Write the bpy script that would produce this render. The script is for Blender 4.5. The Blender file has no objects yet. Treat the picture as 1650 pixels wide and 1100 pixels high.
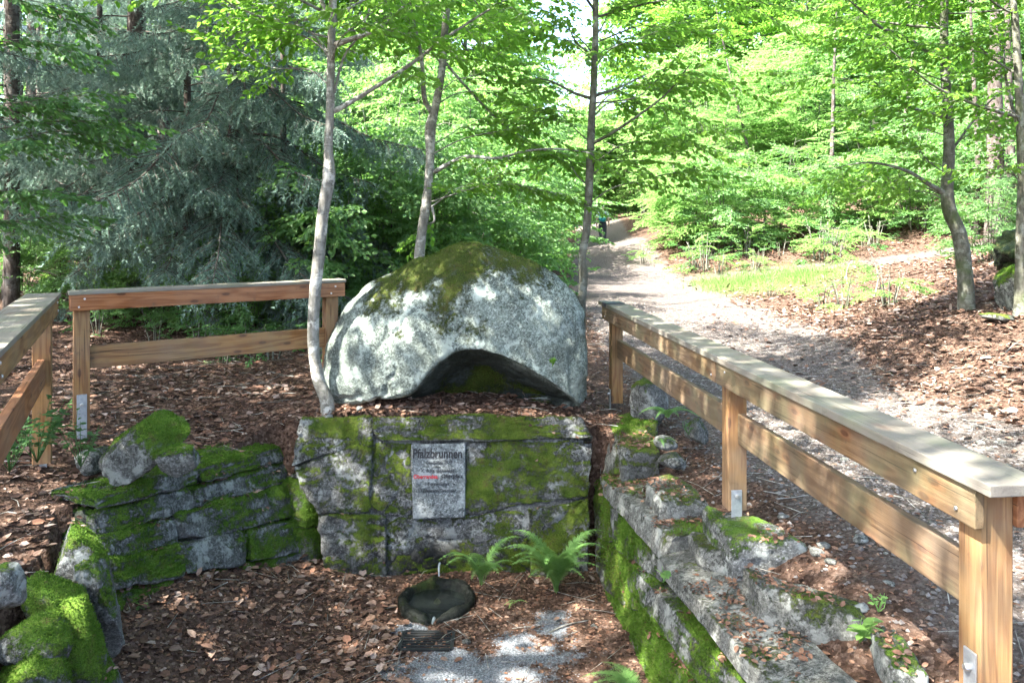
import bpy, math, random
import numpy as np
from mathutils import Vector, Matrix

# ------------------------------------------------------------------ camera, sky, sun, exposure
SC = bpy.context.scene
COL = SC.collection
F = 1283.0            # focal length in pixels of the 1650 px wide photograph
CAMZ = 2.95           # eye height above the floor of the spring basin
HOR = 365.0           # horizon row
cam_d = bpy.data.cameras.new('camera'); cam = bpy.data.objects.new('camera', cam_d); COL.objects.link(cam)
cam.location = (0, 0, CAMZ); cam.rotation_euler = (math.radians(90), 0, 0)
cam_d.sensor_width = 36.0; cam_d.lens = 36.0 * F / 1650.0
cam_d.shift_y = -(550 - HOR) / 1650.0
cam_d.clip_start = 0.05; cam_d.clip_end = 1000
SC.camera = cam
SUN_DIR = Vector((-0.62, -0.36, 1.0)).normalized()     # towards the sun
world = bpy.data.worlds.new('World'); SC.world = world; world.use_nodes = True
wn = world.node_tree
sky = wn.nodes.new('ShaderNodeTexSky'); sky.sky_type = 'NISHITA'; sky.sun_disc = False; sky.dust_density = 3.0; sky.ozone_density = 0.6; sky.air_density = 0.8
sky.sun_elevation = math.asin(SUN_DIR.z); sky.sun_rotation = math.atan2(SUN_DIR.x, SUN_DIR.y)
wn.nodes['Background'].inputs[1].default_value = 0.12
wn.links.new(sky.outputs[0], wn.nodes['Background'].inputs[0])
sun_d = bpy.data.lights.new('sun', 'SUN'); sun_d.energy = 5.0; sun_d.angle = math.radians(0.55); sun_d.color = (1.0, 0.95, 0.86)
sun = bpy.data.objects.new('sun', sun_d); COL.objects.link(sun)
sun.rotation_euler = SUN_DIR.to_track_quat('Z', 'Y').to_euler(); sun.location = (-12, -7, 25)
SC.view_settings.view_transform = 'Standard'; SC.view_settings.look = 'None'
SC.view_settings.exposure = 3.4; SC.view_settings.gamma = 1.0
SC.render.engine = 'CYCLES'
cy = SC.cycles
cy.max_bounces = 6; cy.diffuse_bounces = 3; cy.glossy_bounces = 2; cy.transmission_bounces = 4; cy.transparent_max_bounces = 6
cy.use_denoising = True; cy.use_adaptive_sampling = True; cy.adaptive_threshold = 0.03; cy.caustics_reflective = False; cy.caustics_refractive = False
cy.sample_clamp_indirect = 6.0

R = np.random.default_rng(7)
random.seed(7)
PI = math.pi

# ------------------------------------------------------------------ helpers
def P(px, py, Y):
    return np.array([(px - 825) / F * Y, Y, CAMZ - (py - HOR) / F * Y])

def _hash(i, j, k):
    n = (i * 73856093) ^ (j * 19349663) ^ (k * 83492791)
    n = (n ^ (n >> 13)) * 1274126177
    n = n & 0x7fffffff
    n = (n ^ (n >> 15)) * 2246822519 & 0x7fffffff
    return (n & 0xffff) / 65535.0

def vnoise(p):
    p = np.asarray(p, float); f0 = np.floor(p); f = p - f0; f = f * f * (3 - 2 * f); q = f0.astype(np.int64)
    x, y, z = q[..., 0], q[..., 1], q[..., 2]; fx, fy, fz = f[..., 0], f[..., 1], f[..., 2]
    def c(a, b, d): return _hash(x + a, y + b, z + d)
    def l(a, b, t): return a + (b - a) * t
    return l(l(l(c(0,0,0), c(1,0,0), fx), l(c(0,1,0), c(1,1,0), fx), fy), l(l(c(0,0,1), c(1,0,1), fx), l(c(0,1,1), c(1,1,1), fx), fy), fz)

def fbm(p, oct=4, gain=0.5):
    p = np.asarray(p, float); s = 0; a = 1.0; t = 0
    for o in range(oct):
        s = s + a * vnoise(p * (2.03 ** o) + 17.3 * o); t += a; a *= gain
    return s / t           # 0..1, mean 0.5

def sstep(a, b, x):
    t = np.clip((x - a) / (b - a), 0, 1); return t * t * (3 - 2 * t)

def npmesh(name, V, Fs, smooth=True):
    """V (n,3); Fs: list of index arrays (m,k)"""
    me = bpy.data.meshes.new(name)
    V = np.ascontiguousarray(V, dtype=np.float32)
    if isinstance(Fs, np.ndarray): Fs = [Fs]
    Fs = [np.asarray(f, dtype=np.int32) for f in Fs if len(f)]
    tot = np.concatenate([np.full(len(f), f.shape[1], np.int32) for f in Fs])
    idx = np.concatenate([f.ravel() for f in Fs])
    start = np.concatenate([[0], np.cumsum(tot)[:-1]]).astype(np.int32)
    me.vertices.add(len(V)); me.vertices.foreach_set('co', V.ravel())
    me.loops.add(len(idx)); me.loops.foreach_set('vertex_index', idx)
    me.polygons.add(len(tot)); me.polygons.foreach_set('loop_start', start); me.polygons.foreach_set('loop_total', tot)
    me.polygons.foreach_set('use_smooth', np.full(len(tot), smooth))
    me.update(calc_edges=True)
    return me

def attr(me, name, arr):
    a = me.attributes.new(name, 'FLOAT', 'POINT'); a.data.foreach_set('value', np.ascontiguousarray(arr, dtype=np.float32))

def link(name, me, mat=None, parent=None):
    o = bpy.data.objects.new(name, me); COL.objects.link(o)
    if mat is not None and not me.materials: me.materials.append(mat)
    if parent is not None: o.parent = parent
    return o

def tag(o, label, cat, group=None):
    o['label'] = label; o['category'] = cat
    if group: o['group'] = group
    elif 'group' in o: del o['group']
    return o

def thing(name, loc, label, cat, group=None):
    o = bpy.data.objects.new(name, None); COL.objects.link(o); o.location = tuple(loc); o.empty_display_size = 0.2
    return tag(o, label, cat, group)

def rootof(o):
    while o.parent is not None: o = o.parent
    return o

def part(root, name, V, Fs, mat, smooth=True, attrs=None):
    """V in world coordinates; becomes a child of root (root and its ancestors unrotated)"""
    off = np.array(rootof(root).location)
    me = npmesh(name, np.asarray(V) - off, Fs, smooth)
    if attrs:
        for k, v in attrs.items(): attr(me, k, v)
    return link(name, me, mat, root)

class MB:
    """collects pieces (V, list of faces) into one mesh"""
    def __init__(s): s.V = []; s.F = {}; s.n = 0
    def add(s, V, Fs):
        if isinstance(Fs, np.ndarray): Fs = [Fs]
        for f in Fs:
            f = np.asarray(f)
            if len(f): s.F.setdefault(f.shape[1], []).append(f + s.n)
        s.V.append(np.asarray(V, float)); s.n += len(V)
    def get(s):
        return np.concatenate(s.V), [np.concatenate(v) for v in s.F.values()]
    def mesh(s, name, smooth=True):
        V, Fs = s.get(); return npmesh(name, V, Fs, smooth)
    def part(s, root, name, mat, smooth=True):
        V, Fs = s.get(); return part(root, name, V, Fs, mat, smooth)

def catmull(pts, m=6):
    pts = np.asarray(pts, float)
    if len(pts) < 3:
        return np.array([pts[0] + (pts[-1] - pts[0]) * t for t in np.linspace(0, 1, m + 1)])
    e = np.concatenate([[2 * pts[0] - pts[1]], pts, [2 * pts[-1] - pts[-2]]])
    out = []
    for i in range(1, len(e) - 2):
        for t in np.linspace(0, 1, m, endpoint=False):
            a, b, c, d = e[i-1], e[i], e[i+1], e[i+2]
            out.append(0.5 * ((2*b) + (-a+c)*t + (2*a-5*b+4*c-d)*t*t + (-a+3*b-3*c+d)*t**3))
    out.append(e[-2]); return np.array(out)

def tube(pts, rad, n=8, m=6, rough=0.0, seed=0.0, cap=True):
    """pts (k,3), rad (k,) -> smooth tapered tube"""
    q = catmull(np.column_stack([np.asarray(pts, float), np.asarray(rad, float)]), m)
    c, r = q[:, :3], np.maximum(q[:, 3], 0.0006)
    t = np.gradient(c, axis=0); t /= np.linalg.norm(t, axis=1)[:, None] + 1e-9
    up = np.array([1., 0, 0]) if abs(t[0][0]) < 0.8 else np.array([0, 1., 0])
    V = []
    a = np.linspace(0, 2 * PI, n, endpoint=False)
    for i in range(len(c)):
        up = up - t[i] * np.dot(up, t[i]); up /= np.linalg.norm(up) + 1e-9
        b = np.cross(t[i], up)
        V.append(c[i] + r[i] * (np.cos(a)[:, None] * up + np.sin(a)[:, None] * b))
    V = np.concatenate(V)
    if rough:
        k = fbm(V * 9 + seed, 3) - 0.5
        cc = np.repeat(c, n, 0); V = cc + (V - cc) * (1 + rough * k[:, None] * 2)
    i = np.arange(len(c) - 1)[:, None] * n + np.arange(n)[None, :]
    j = np.arange(len(c) - 1)[:, None] * n + (np.arange(n)[None, :] + 1) % n
    Fq = np.stack([i, j, j + n, i + n], -1).reshape(-1, 4)
    Fs = [Fq]
    if cap:
        V = np.concatenate([V, c[:1], c[-1:]]); e0 = len(V) - 2; e1 = len(V) - 1
        k = np.arange(n); L = (len(c) - 1) * n
        Fs.append(np.concatenate([np.stack([np.full(n, e0), (k + 1) % n, k], -1), np.stack([np.full(n, e1), L + k, L + (k + 1) % n], -1)]))
    return V, Fs

_cg = {}
def cubegrid(n):
    if n in _cg: return _cg[n]
    g = np.linspace(-1, 1, n + 1); g = np.sign(g) * (1 - (1 - np.abs(g)) ** 1.35)
    V = []; Q = []; base = 0
    A, B = np.meshgrid(g, g, indexing='ij'); A = A.ravel(); B = B.ravel()
    ii, jj = np.meshgrid(np.arange(n), np.arange(n), indexing='ij')
    q = np.stack([ii*(n+1)+jj, (ii+1)*(n+1)+jj, (ii+1)*(n+1)+jj+1, ii*(n+1)+jj+1], -1).reshape(-1, 4)
    for ax in range(3):
        for s in (-1, 1):
            p = np.zeros((len(A), 3)); p[:, ax] = s; p[:, (ax+1) % 3] = A; p[:, (ax+2) % 3] = B
            V.append(p); Q.append((q if s > 0 else q[:, ::-1]) + base); base += len(p)
    V = np.concatenate(V); Q = np.concatenate(Q)
    key = np.round(V * 1e5).astype(np.int64)
    _, idx, inv = np.unique(key, axis=0, return_index=True, return_inverse=True)
    _cg[n] = (V[idx], inv.ravel()[Q]); return _cg[n]

def vnormals(V, Q):
    n = np.cross(V[Q[:, 2]] - V[Q[:, 0]], V[Q[:, 3]] - V[Q[:, 1]])
    N = np.zeros_like(V)
    for k in range(4): np.add.at(N, Q[:, k], n)
    return N / (np.linalg.norm(N, axis=1)[:, None] + 1e-9)

def mossmask(V, N, bias, freq=3.2, up=0.55):
    return np.clip((fbm(V * freq + 5.1, 5, 0.6) - 0.5) * 2.0 + up * N[:, 2] + bias + 0.22, 0, 1)

def hexstone(c8, n=14, r=0.035, amp=0.03, seed=0, mossb=0.0, post=None, cuts=5):
    """rounded, weathered block filling a hexahedron: front TL TR BR BL then back TL TR BR BL"""
    c = np.asarray(c8, float)
    u, Q = cubegrid(n)
    L = 0.5 * (np.linalg.norm(c[1]-c[0]) + np.linalg.norm(c[2]-c[3])); H = 0.5 * (np.linalg.norm(c[3]-c[0]) + np.linalg.norm(c[2]-c[1])); D = np.linalg.norm(c[4:].mean(0) - c[:4].mean(0))
    half = np.array([L, H, D]) / 2; r = min(r, 0.45 * half.min())
    q = u * half; inner = half - r; k = np.clip(q, -inner, inner); d = q - k
    dl = np.linalg.norm(d, axis=1)[:, None]; q = np.where(dl > 1e-6, k + d / np.maximum(dl, 1e-6) * r, q)
    p = q / half * 0.5 + 0.5                      # 0..1
    a, b, w = p[:, 0:1], 1 - p[:, 1:2], p[:, 2:3]     # a: left-right, b: top-bottom, w: front-back
    def bil(t): return (c[t] * (1-a) + c[t+1] * a) * (1-b) + (c[t+3] * (1-a) + c[t+2] * a) * b
    V = bil(0) * (1 - w) + bil(4) * w
    N = vnormals(V, Q)
    if np.sum(N * (V - V.mean(0))) < 0: Q = Q[:, ::-1]; N = -N
    s = seed * 7.7
    disp = (fbm(V * 2.6 + s, 3) - 0.5) * 2.0 + (fbm(V * 9 + s, 3) - 0.5) * 0.9
    crack = np.abs(fbm(V * 5 + s + 40, 3) - 0.5); disp = disp - 0.5 * sstep(0.035, 0.0, crack)
    strata = (vnoise(np.stack([V[:, 0] * 3, V[:, 1] * 3, V[:, 2] * 26 + V[:, 0] * 4], -1) + s) - 0.5) * 0.55
    V = V + N * ((disp + strata) * amp)[:, None]
    rc = np.random.default_rng(int(seed) + 333); cc = V.mean(0); ext = np.abs((V - cc)).max(0)
    for _ in range(cuts):
        nn = rc.choice([-1, 1], 3) * rc.uniform(0.35, 1, 3); nn /= np.linalg.norm(nn); pr_ = (V - cc) @ nn; dd = pr_.max() - rc.uniform(0.01, 0.05)
        V = V - nn * (np.maximum(pr_ - dd, 0) * 0.85)[:, None]
    if post is not None: V = post(V, N)
    N = vnormals(V, Q)
    return V, Q, mossmask(V, N, mossb)

def rockmesh(cen, size, rot=(0, 0, 0), seed=0, n=14, amp=0.16, pw=2.6, mossb=0.0, cuts=9):
    u, Q = cubegrid(n)
    k = (np.abs(u) ** pw).sum(1) ** (1 / pw); q = u / k[:, None]
    s = seed * 3.17
    d = 1 + amp * ((fbm(q * 1.3 + s, 3) - 0.5) * 3.0 + (fbm(q * 4.0 + s, 3) - 0.5) * 1.0)
    q = q * d[:, None]
    rc = np.random.default_rng(int(seed) + 999)
    for _ in range(cuts):
        nn = rc.normal(0, 1, 3); nn /= np.linalg.norm(nn); dd = rc.uniform(0.62, 0.86); o_ = q @ nn - dd
        q = q - nn * (np.maximum(o_, 0) * 0.88)[:, None]
    V = q * (np.asarray(size, float) / 2)
    M = np.array(Matrix.Rotation(rot[2], 3, 'Z') @ Matrix.Rotation(rot[1], 3, 'Y') @ Matrix.Rotation(rot[0], 3, 'X'))
    V = V @ M.T + np.asarray(cen, float)
    N = vnormals(V, Q)
    V = V + N * ((fbm(V * 14 + s, 3) - 0.5) * 0.022)[:, None]
    N = vnormals(V, Q)
    return V, Q, mossmask(V, N, mossb)

def boxv(c0, ex, ey, ez):
    """box from centre and three half-extent vectors"""
    c0, ex, ey, ez = [np.asarray(k, float) for k in (c0, ex, ey, ez)]
    V = np.array([c0 + a*ex + b*ey + d*ez for a in (-1, 1) for b in (-1, 1) for d in (-1, 1)])
    Fq = np.array([[0,1,3,2],[4,6,7,5],[0,4,5,1],[2,3,7,6],[0,2,6,4],[1,5,7,3]])
    return V, [Fq]

def beveled(V, Fs, name, w=0.004, seg=2):
    import bmesh
    me = npmesh(name, V, Fs, False); bm = bmesh.new(); bm.from_mesh(me)
    bmesh.ops.bevel(bm, geom=bm.edges[:], offset=w, segments=seg, affect='EDGES', profile=0.6)
    bm.to_mesh(me); bm.free(); return me

# ------------------------------------------------------------------ materials
def newmat(name):
    m = bpy.data.materials.new(name); m.use_nodes = True
    nt = m.node_tree; nt.nodes.clear()
    return m, nt
class NT:
    def __init__(s, nt): s.nt = nt
    def n(s, t, **kw):
        x = s.nt.nodes.new(t)
        for k, v in kw.items(): setattr(x, k, v)
        return x
    def l(s, a, b): s.nt.links.new(a, b)
    def val(s, sock, v):
        if hasattr(v, 'is_linked') or hasattr(v, 'links'): s.l(v, sock)
        else:
            try: sock.default_value = v
            except Exception: sock.default_value = (*v, 1.0)
    def noise(s, vec, scale, detail=4, rough=0.55, dist=0.0):
        x = s.n('ShaderNodeTexNoise'); s.l(vec, x.inputs['Vector'])
        x.inputs['Scale'].default_value = scale; x.inputs['Detail'].default_value = detail
        x.inputs['Roughness'].default_value = rough; x.inputs['Distortion'].default_value = dist
        return x.outputs['Fac']
    def voro(s, vec, scale, feature='F1', out='Distance'):
        x = s.n('ShaderNodeTexVoronoi', feature=feature); s.l(vec, x.inputs['Vector']); x.inputs['Scale'].default_value = scale
        return x.outputs[out]
    def ramp(s, fac, stops, interp='LINEAR'):
        x = s.n('ShaderNodeValToRGB'); s.l(fac, x.inputs[0]); cr = x.color_ramp; cr.interpolation = interp
        while len(cr.elements) < len(stops): cr.elements.new(0.5)
        for e, (p, c) in zip(cr.elements, stops):
            e.position = p; e.color = (c, c, c, 1) if isinstance(c, (int, float)) else (*c, 1)
        return x.outputs[0]
    def mix(s, fac, a, b, mode='MIX'):
        x = s.n('ShaderNodeMix', data_type='RGBA', blend_type=mode)
        s.val(x.inputs[0], fac); s.val(x.inputs[6], a); s.val(x.inputs[7], b); return x.outputs[2]
    def math(s, op, a, b=0.0, clamp=False):
        x = s.n('ShaderNodeMath', operation=op, use_clamp=clamp); s.val(x.inputs[0], a); s.val(x.inputs[1], b); return x.outputs[0]
    def attr(s, name): return s.n('ShaderNodeAttribute', attribute_name=name).outputs['Fac']
    def obj(s): return s.n('ShaderNodeTexCoord').outputs['Object']
    def pos(s): return s.n('ShaderNodeNewGeometry').outputs['Position']
    def bump(s, h, strength=0.5, dist=0.02):
        x = s.n('ShaderNodeBump'); s.l(h, x.inputs['Height']); x.inputs['Strength'].default_value = strength; x.inputs['Distance'].default_value = dist
        return x.outputs[0]
    def princ(s, col, rough=0.8, normal=None, metal=0.0, spec=0.3):
        x = s.n('ShaderNodeBsdfPrincipled'); s.val(x.inputs['Base Color'], col); s.val(x.inputs['Roughness'], rough)
        x.inputs['Metallic'].default_value = metal; x.inputs['Specular IOR Level'].default_value = spec
        if normal is not None: s.l(normal, x.inputs['Normal'])
        return x.outputs[0]
    def out(s, sh):
        o = s.n('ShaderNodeOutputMaterial'); s.l(sh, o.inputs['Surface'])

def stone_mat(name, dark, light, lichen, moss_a, moss_b, speck=0.8, wet=0.0):
    m, nt = newmat(name); t = NT(nt); p = t.pos()
    rnd = t.n('ShaderNodeObjectInfo').outputs['Random']
    big = t.noise(p, 2.2, 5); mid = t.noise(p, 11, 5, 0.65); fine = t.noise(p, 85, 3, 0.7)
    base = t.mix(t.ramp(t.math('ADD', t.math('MULTIPLY', mid, 0.65), t.math('MULTIPLY', fine, 0.35)), [(0.36, 0), (0.62, 1)]), dark, light)
    base = t.mix(t.math('MULTIPLY', t.ramp(t.voro(p, 75, out='Color'), [(0.25, 0), (0.9, 1)]), speck * 0.55), base, [c * 0.28 for c in dark])
    base = t.mix(t.math('MULTIPLY', t.ramp(t.voro(p, 120, out='Color'), [(0.72, 0), (0.85, 1)]), speck * 0.6), base, [min(1, c * 1.7) for c in light])
    blot = t.ramp(t.noise(p, 46, 4, 0.8, 0.4), [(0.44, 1), (0.54, 0)])
    base = t.mix(t.math('MULTIPLY', blot, t.math('MULTIPLY', t.ramp(t.noise(p, 3.3, 4, 0.6), [(0.35, 0.45), (0.6, 1)]), 0.9)), base, [c * 0.20 for c in dark])
    lm = t.ramp(t.noise(p, 5.5, 6, 0.72), [(0.53, 0), (0.60, 1)])
    base = t.mix(t.math('MULTIPLY', lm, 0.75), base, lichen)
    base = t.mix(t.math('MULTIPLY', rnd, 0.35), base, [c * 0.6 for c in dark])
    stain = t.ramp(big, [(0.35, 1), (0.55, 0)])
    base = t.mix(t.math('MULTIPLY', stain, 0.35), base, [c * 0.45 for c in dark])
    base = t.mix(t.math('MULTIPLY', t.attr('wet'), 0.9), base, [c * 0.16 for c in dark])  # 'wet' mask: damp round the wall spout, plain darker tone in the boulder hollow
    mo = t.attr('moss')
    edge = t.math('ADD', mo, t.math('MULTIPLY', t.math('SUBTRACT', t.noise(p, 26, 6, 0.8), 0.5), 1.9))
    mm = t.ramp(edge, [(0.40, 0), (0.66, 0.95)])
    mcol = t.mix(t.ramp(t.noise(p, 7, 4, 0.6), [(0.32, 0), (0.66, 1)]), moss_a, moss_b)
    mcol = t.mix(t.ramp(t.noise(p, 130, 3, 0.7), [(0.3, 1), (0.55, 0)]), mcol, [c * 0.25 for c in moss_a])
    mcol = t.mix(t.ramp(t.noise(p, 14, 5, 0.7), [(0.52, 0), (0.68, 0.75)]), mcol, (0.085, 0.065, 0.03))
    col = t.mix(mm, base, mcol)
    h = t.math('ADD', t.math('MULTIPLY', mid, 0.7), t.math('MULTIPLY', fine, 0.5))
    h = t.math('ADD', h, t.math('MULTIPLY', mm, t.math('ADD', 0.5, t.math('MULTIPLY', t.noise(p, 150, 3, 0.75), 1.3))))
    t.out(t.princ(col, t.math('SUBTRACT', 0.92, wet * 0.5), t.bump(h, 0.9, 0.02), spec=0.06 + wet * 0.15))
    return m

M_BOULDER = stone_mat('boulder_granite', (0.14, 0.165, 0.145), (0.32, 0.37, 0.33), (0.42, 0.48, 0.43), (0.042, 0.062, 0.011), (0.095, 0.115, 0.022))
M_WALL = stone_mat('mossy_granite', (0.085, 0.087, 0.082), (0.24, 0.245, 0.238), (0.34, 0.36, 0.34), (0.06, 0.105, 0.013), (0.16, 0.215, 0.03))
M_WALLG = stone_mat('green_moss_granite', (0.085, 0.09, 0.084), (0.235, 0.245, 0.237), (0.31, 0.335, 0.31), (0.055, 0.12, 0.012), (0.14, 0.24, 0.03))
M_SLAB = stone_mat('pale_gneiss', (0.095, 0.098, 0.088), (0.235, 0.24, 0.222), (0.30, 0.315, 0.29), (0.06, 0.10, 0.014), (0.14, 0.19, 0.03), speck=0.6)
M_WET = stone_mat('wet_dark_granite', (0.010, 0.012, 0.010), (0.028, 0.032, 0.026), (0.045, 0.055, 0.04), (0.025, 0.045, 0.012), (0.05, 0.075, 0.02), wet=0.8)
M_PLAQUE = stone_mat('dressed_granite', (0.13, 0.145, 0.15), (0.29, 0.315, 0.315), (0.35, 0.38, 0.38), (0.06, 0.09, 0.02), (0.12, 0.14, 0.03), speck=1.0)

def wood_mat(name, a, b, grey, greyamt, scale=1.0, green=0.0):
    m, nt = newmat(name); t = NT(nt); o = t.obj()
    info = t.n('ShaderNodeObjectInfo').outputs['Random']
    off = t.n('ShaderNodeVectorMath', operation='ADD'); t.l(o, off.inputs[0])
    cx = t.n('ShaderNodeCombineXYZ')
    for k in range(3): t.l(t.math('MULTIPLY', info, (31.0, 7.0, 3.0)[k]), cx.inputs[k])
    t.l(cx.outputs[0], off.inputs[1]); v = off.outputs[0]
    sc = t.n('ShaderNodeMapping'); t.l(v, sc.inputs[0]); sc.inputs['Scale'].default_value = (0.55 * scale, 7 * scale, 5 * scale)
    d1 = t.noise(sc.outputs[0], 1.1, 3, 0.5)
    ring = t.n('ShaderNodeMath', operation='SINE'); t.l(t.math('MULTIPLY', d1, 62.0), ring.inputs[0])
    rg = t.ramp(t.math('ADD', t.math('MULTIPLY', ring.outputs[0], 0.5), 0.5), [(0.15, 0), (0.95, 1)])
    sf = t.n('ShaderNodeMapping'); t.l(v, sf.inputs[0]); sf.inputs['Scale'].default_value = (3, 160, 160)
    fib = t.noise(sf.outputs[0], 1.0, 3, 0.6)
    col = t.mix(rg, a, b)
    col = t.mix(t.math('MULTIPLY', t.ramp(fib, [(0.35, 1), (0.65, 0)]), 0.35), col, [c * 0.45 for c in b])
    sx = t.n('ShaderNodeSeparateXYZ'); t.l(v, sx.inputs[0]); kc = t.n('ShaderNodeCombineXYZ')
    t.l(t.math('MULTIPLY', sx.outputs[0], 3.0), kc.inputs[0]); t.l(t.math('MULTIPLY', t.math('ADD', sx.outputs[1], sx.outputs[2]), 8.0), kc.inputs[1])
    kv = t.n('ShaderNodeTexVoronoi', voronoi_dimensions='2D'); t.l(kc.outputs[0], kv.inputs['Vector']); kv.inputs['Scale'].default_value = 1.0
    pick = t.ramp(kv.outputs['Color'], [(0.40, 0), (0.44, 1)])
    col = t.mix(t.math('MULTIPLY', t.ramp(kv.outputs['Distance'], [(0.14, 0.45), (0.26, 0)]), pick), col, (0.16, 0.06, 0.022))
    col = t.mix(t.math('MULTIPLY', t.ramp(kv.outputs['Distance'], [(0.08, 0.9), (0.13, 0)]), pick), col, (0.06, 0.022, 0.010))
    g = t.ramp(t.noise(v, 2.3, 5, 0.65), [(0.5 - greyamt * 0.5, 0), (1.05 - greyamt * 0.6, 1)])
    col = t.mix(t.math('MULTIPLY', g, min(1.0, greyamt * 1.6)), col, grey)
    dirt = t.ramp(t.noise(v, 13, 5, 0.7), [(0.60, 0), (0.78, 0.6)])
    col = t.mix(dirt, col, [c * 0.35 for c in grey])
    ck = t.n('ShaderNodeMapping'); t.l(v, ck.inputs[0]); ck.inputs['Scale'].default_value = (1.3, 75, 75)
    col = t.mix(t.ramp(t.noise(ck.outputs[0], 1.0, 2, 0.5), [(0.66, 0), (0.70, 0.75)]), col, (0.04, 0.025, 0.018))
    if green: col = t.mix(t.ramp(t.noise(v, 4, 4), [(0.45, 0), (0.7, green)]), col, (0.13, 0.16, 0.09))
    h = t.math('ADD', t.math('MULTIPLY', rg, 0.3), fib)
    t.out(t.princ(col, 0.72, t.bump(h, 0.35, 0.004), spec=0.08))
    return m
M_WOOD = wood_mat('larch_wood', (0.275, 0.15, 0.058), (0.175, 0.082, 0.03), (0.19, 0.157, 0.122), 0.40, green=0.2)
M_WOOD_RED = wood_mat('reddish_larch_wood', (0.28, 0.125, 0.055), (0.19, 0.072, 0.028), (0.19, 0.155, 0.125), 0.34)
M_WOOD_GREY = wood_mat('weathered_cap_wood', (0.165, 0.138, 0.106), (0.115, 0.092, 0.068), (0.18, 0.17, 0.148), 0.65, green=0.4)
M_WOOD_BOARD = wood_mat('weathered_board_wood', (0.165, 0.10, 0.05), (0.10, 0.054, 0.025), (0.155, 0.132, 0.105), 0.46, green=0.32)

def simple(name, col, rough=0.6, metal=0.0, spec=0.4, nz=0.3, scale=20):
    m, nt = newmat(name); t = NT(nt); p = t.obj()
    f = t.noise(p, scale, 4, 0.6)
    c = t.mix(t.math('MULTIPLY', t.ramp(f, [(0.3, 1), (0.7, 0)]), nz), col, [k * 0.45 for k in col])
    t.out(t.princ(c, rough, t.bump(f, 0.2, 0.004), metal, spec)); return m
M_ZINC = simple('galvanised_steel', (0.42, 0.45, 0.47), 0.45, 0.7, 0.5, 0.5, 45)
M_BOLT = simple('bolt_steel', (0.55, 0.56, 0.57), 0.35, 0.9, 0.5, 0.4, 80)
M_IRON = simple('dark_iron', (0.035, 0.04, 0.042), 0.5, 0.6, 0.5, 0.5, 40)
M_BITUMEN = simple('bitumen_patch', (0.03, 0.034, 0.04), 0.7, 0, 0.4, 0.5, 30)
M_LETTER = simple('black_lettering', (0.012, 0.012, 0.014), 0.6, 0, 0.3, 0.2, 60)
M_LETTER_RED = simple('red_lettering', (0.42, 0.035, 0.04), 0.6, 0, 0.3, 0.2, 60)
M_LETTER_FADED = simple('faded_lettering', (0.03, 0.033, 0.036), 0.7, 0, 0.3, 0.5, 90)

def bark_mat(name, a, b, lich, moss=0.0):
    m, nt = newmat(name); t = NT(nt); p = t.pos()
    mp = t.n('ShaderNodeMapping'); t.l(p, mp.inputs[0]); mp.inputs['Scale'].default_value = (1, 1, 0.45)
    f = t.noise(mp.outputs[0], 22, 5, 0.65); g = t.noise(p, 6, 5, 0.7)
    mp2 = t.n('ShaderNodeMapping'); t.l(p, mp2.inputs[0]); mp2.inputs['Scale'].default_value = (6, 6, 60)
    rings = t.noise(mp2.outputs[0], 1.0, 3, 0.6)
    c = t.mix(t.ramp(f, [(0.35, 0), (0.65, 1)]), a, b)
    c = t.mix(t.ramp(g, [(0.52, 0), (0.60, 0.8)]), c, lich)
    c = t.mix(t.ramp(rings, [(0.58, 0), (0.68, 0.5)]), c, [k * 0.45 for k in a])
    if moss:
        c = t.mix(t.ramp(t.noise(p, 3.1, 4, 0.6), [(0.62 - moss * 0.2, 0), (0.72, 0.8)]), c, (0.05, 0.075, 0.02))
    t.out(t.princ(c, 0.85, t.bump(t.math('ADD', f, t.math('MULTIPLY', rings, 0.6)), 0.7, 0.012), spec=0.04)); return m
M_BARK = bark_mat('beech_bark', (0.10, 0.096, 0.082), (0.23, 0.225, 0.20), (0.42, 0.42, 0.385))
M_BARK_GREEN = bark_mat('mossy_bark', (0.06, 0.058, 0.045), (0.13, 0.13, 0.105), (0.20, 0.21, 0.18), 0.5)
M_BARK_DARK = bark_mat('spruce_bark', (0.04, 0.033, 0.028), (0.10, 0.085, 0.075), (0.14, 0.135, 0.125))

def leaf_mat(name, lo, hi, trans, tamt=0.5, gloss=0.16):
    m, nt = newmat(name); t = NT(nt)
    rnd = t.n('ShaderNodeNewGeometry').outputs['Random Per Island']
    p = t.pos(); v = t.noise(p, 1.3, 3)
    f = t.math('ADD', t.math('MULTIPLY', rnd, 0.7), t.math('MULTIPLY', v, 0.3))
    c = t.mix(f, lo, hi)
    d = t.n('ShaderNodeBsdfPrincipled'); t.l(c, d.inputs['Base Color']); d.inputs['Roughness'].default_value = 0.48; d.inputs['Specular IOR Level'].default_value = gloss
    tr = t.n('ShaderNodeBsdfTranslucent'); t.l(t.mix(f, [k * 0.75 for k in trans], trans), tr.inputs[0])
    mx = t.n('ShaderNodeMixShader'); mx.inputs[0].default_value = tamt; t.l(d.outputs[0], mx.inputs[1]); t.l(tr.outputs[0], mx.inputs[2])
    t.out(mx.outputs[0]); return m
M_LEAF = leaf_mat('beech_leaf', (0.06, 0.135, 0.018), (0.12, 0.22, 0.03), (0.24, 0.50, 0.06))
M_LEAF_BUSH = leaf_mat('thicket_leaf', (0.055, 0.13, 0.045), (0.12, 0.22, 0.075), (0.20, 0.42, 0.08), 0.42, 0.28)
M_LEAF_PALE = leaf_mat('pale_leaf', (0.09, 0.17, 0.04), (0.17, 0.28, 0.08), (0.33, 0.60, 0.18), 0.5)
M_LEAF_CANOPY = leaf_mat('canopy_leaf', (0.04, 0.09, 0.015), (0.08, 0.16, 0.025), (0.12, 0.27, 0.03), 0.35)
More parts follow.
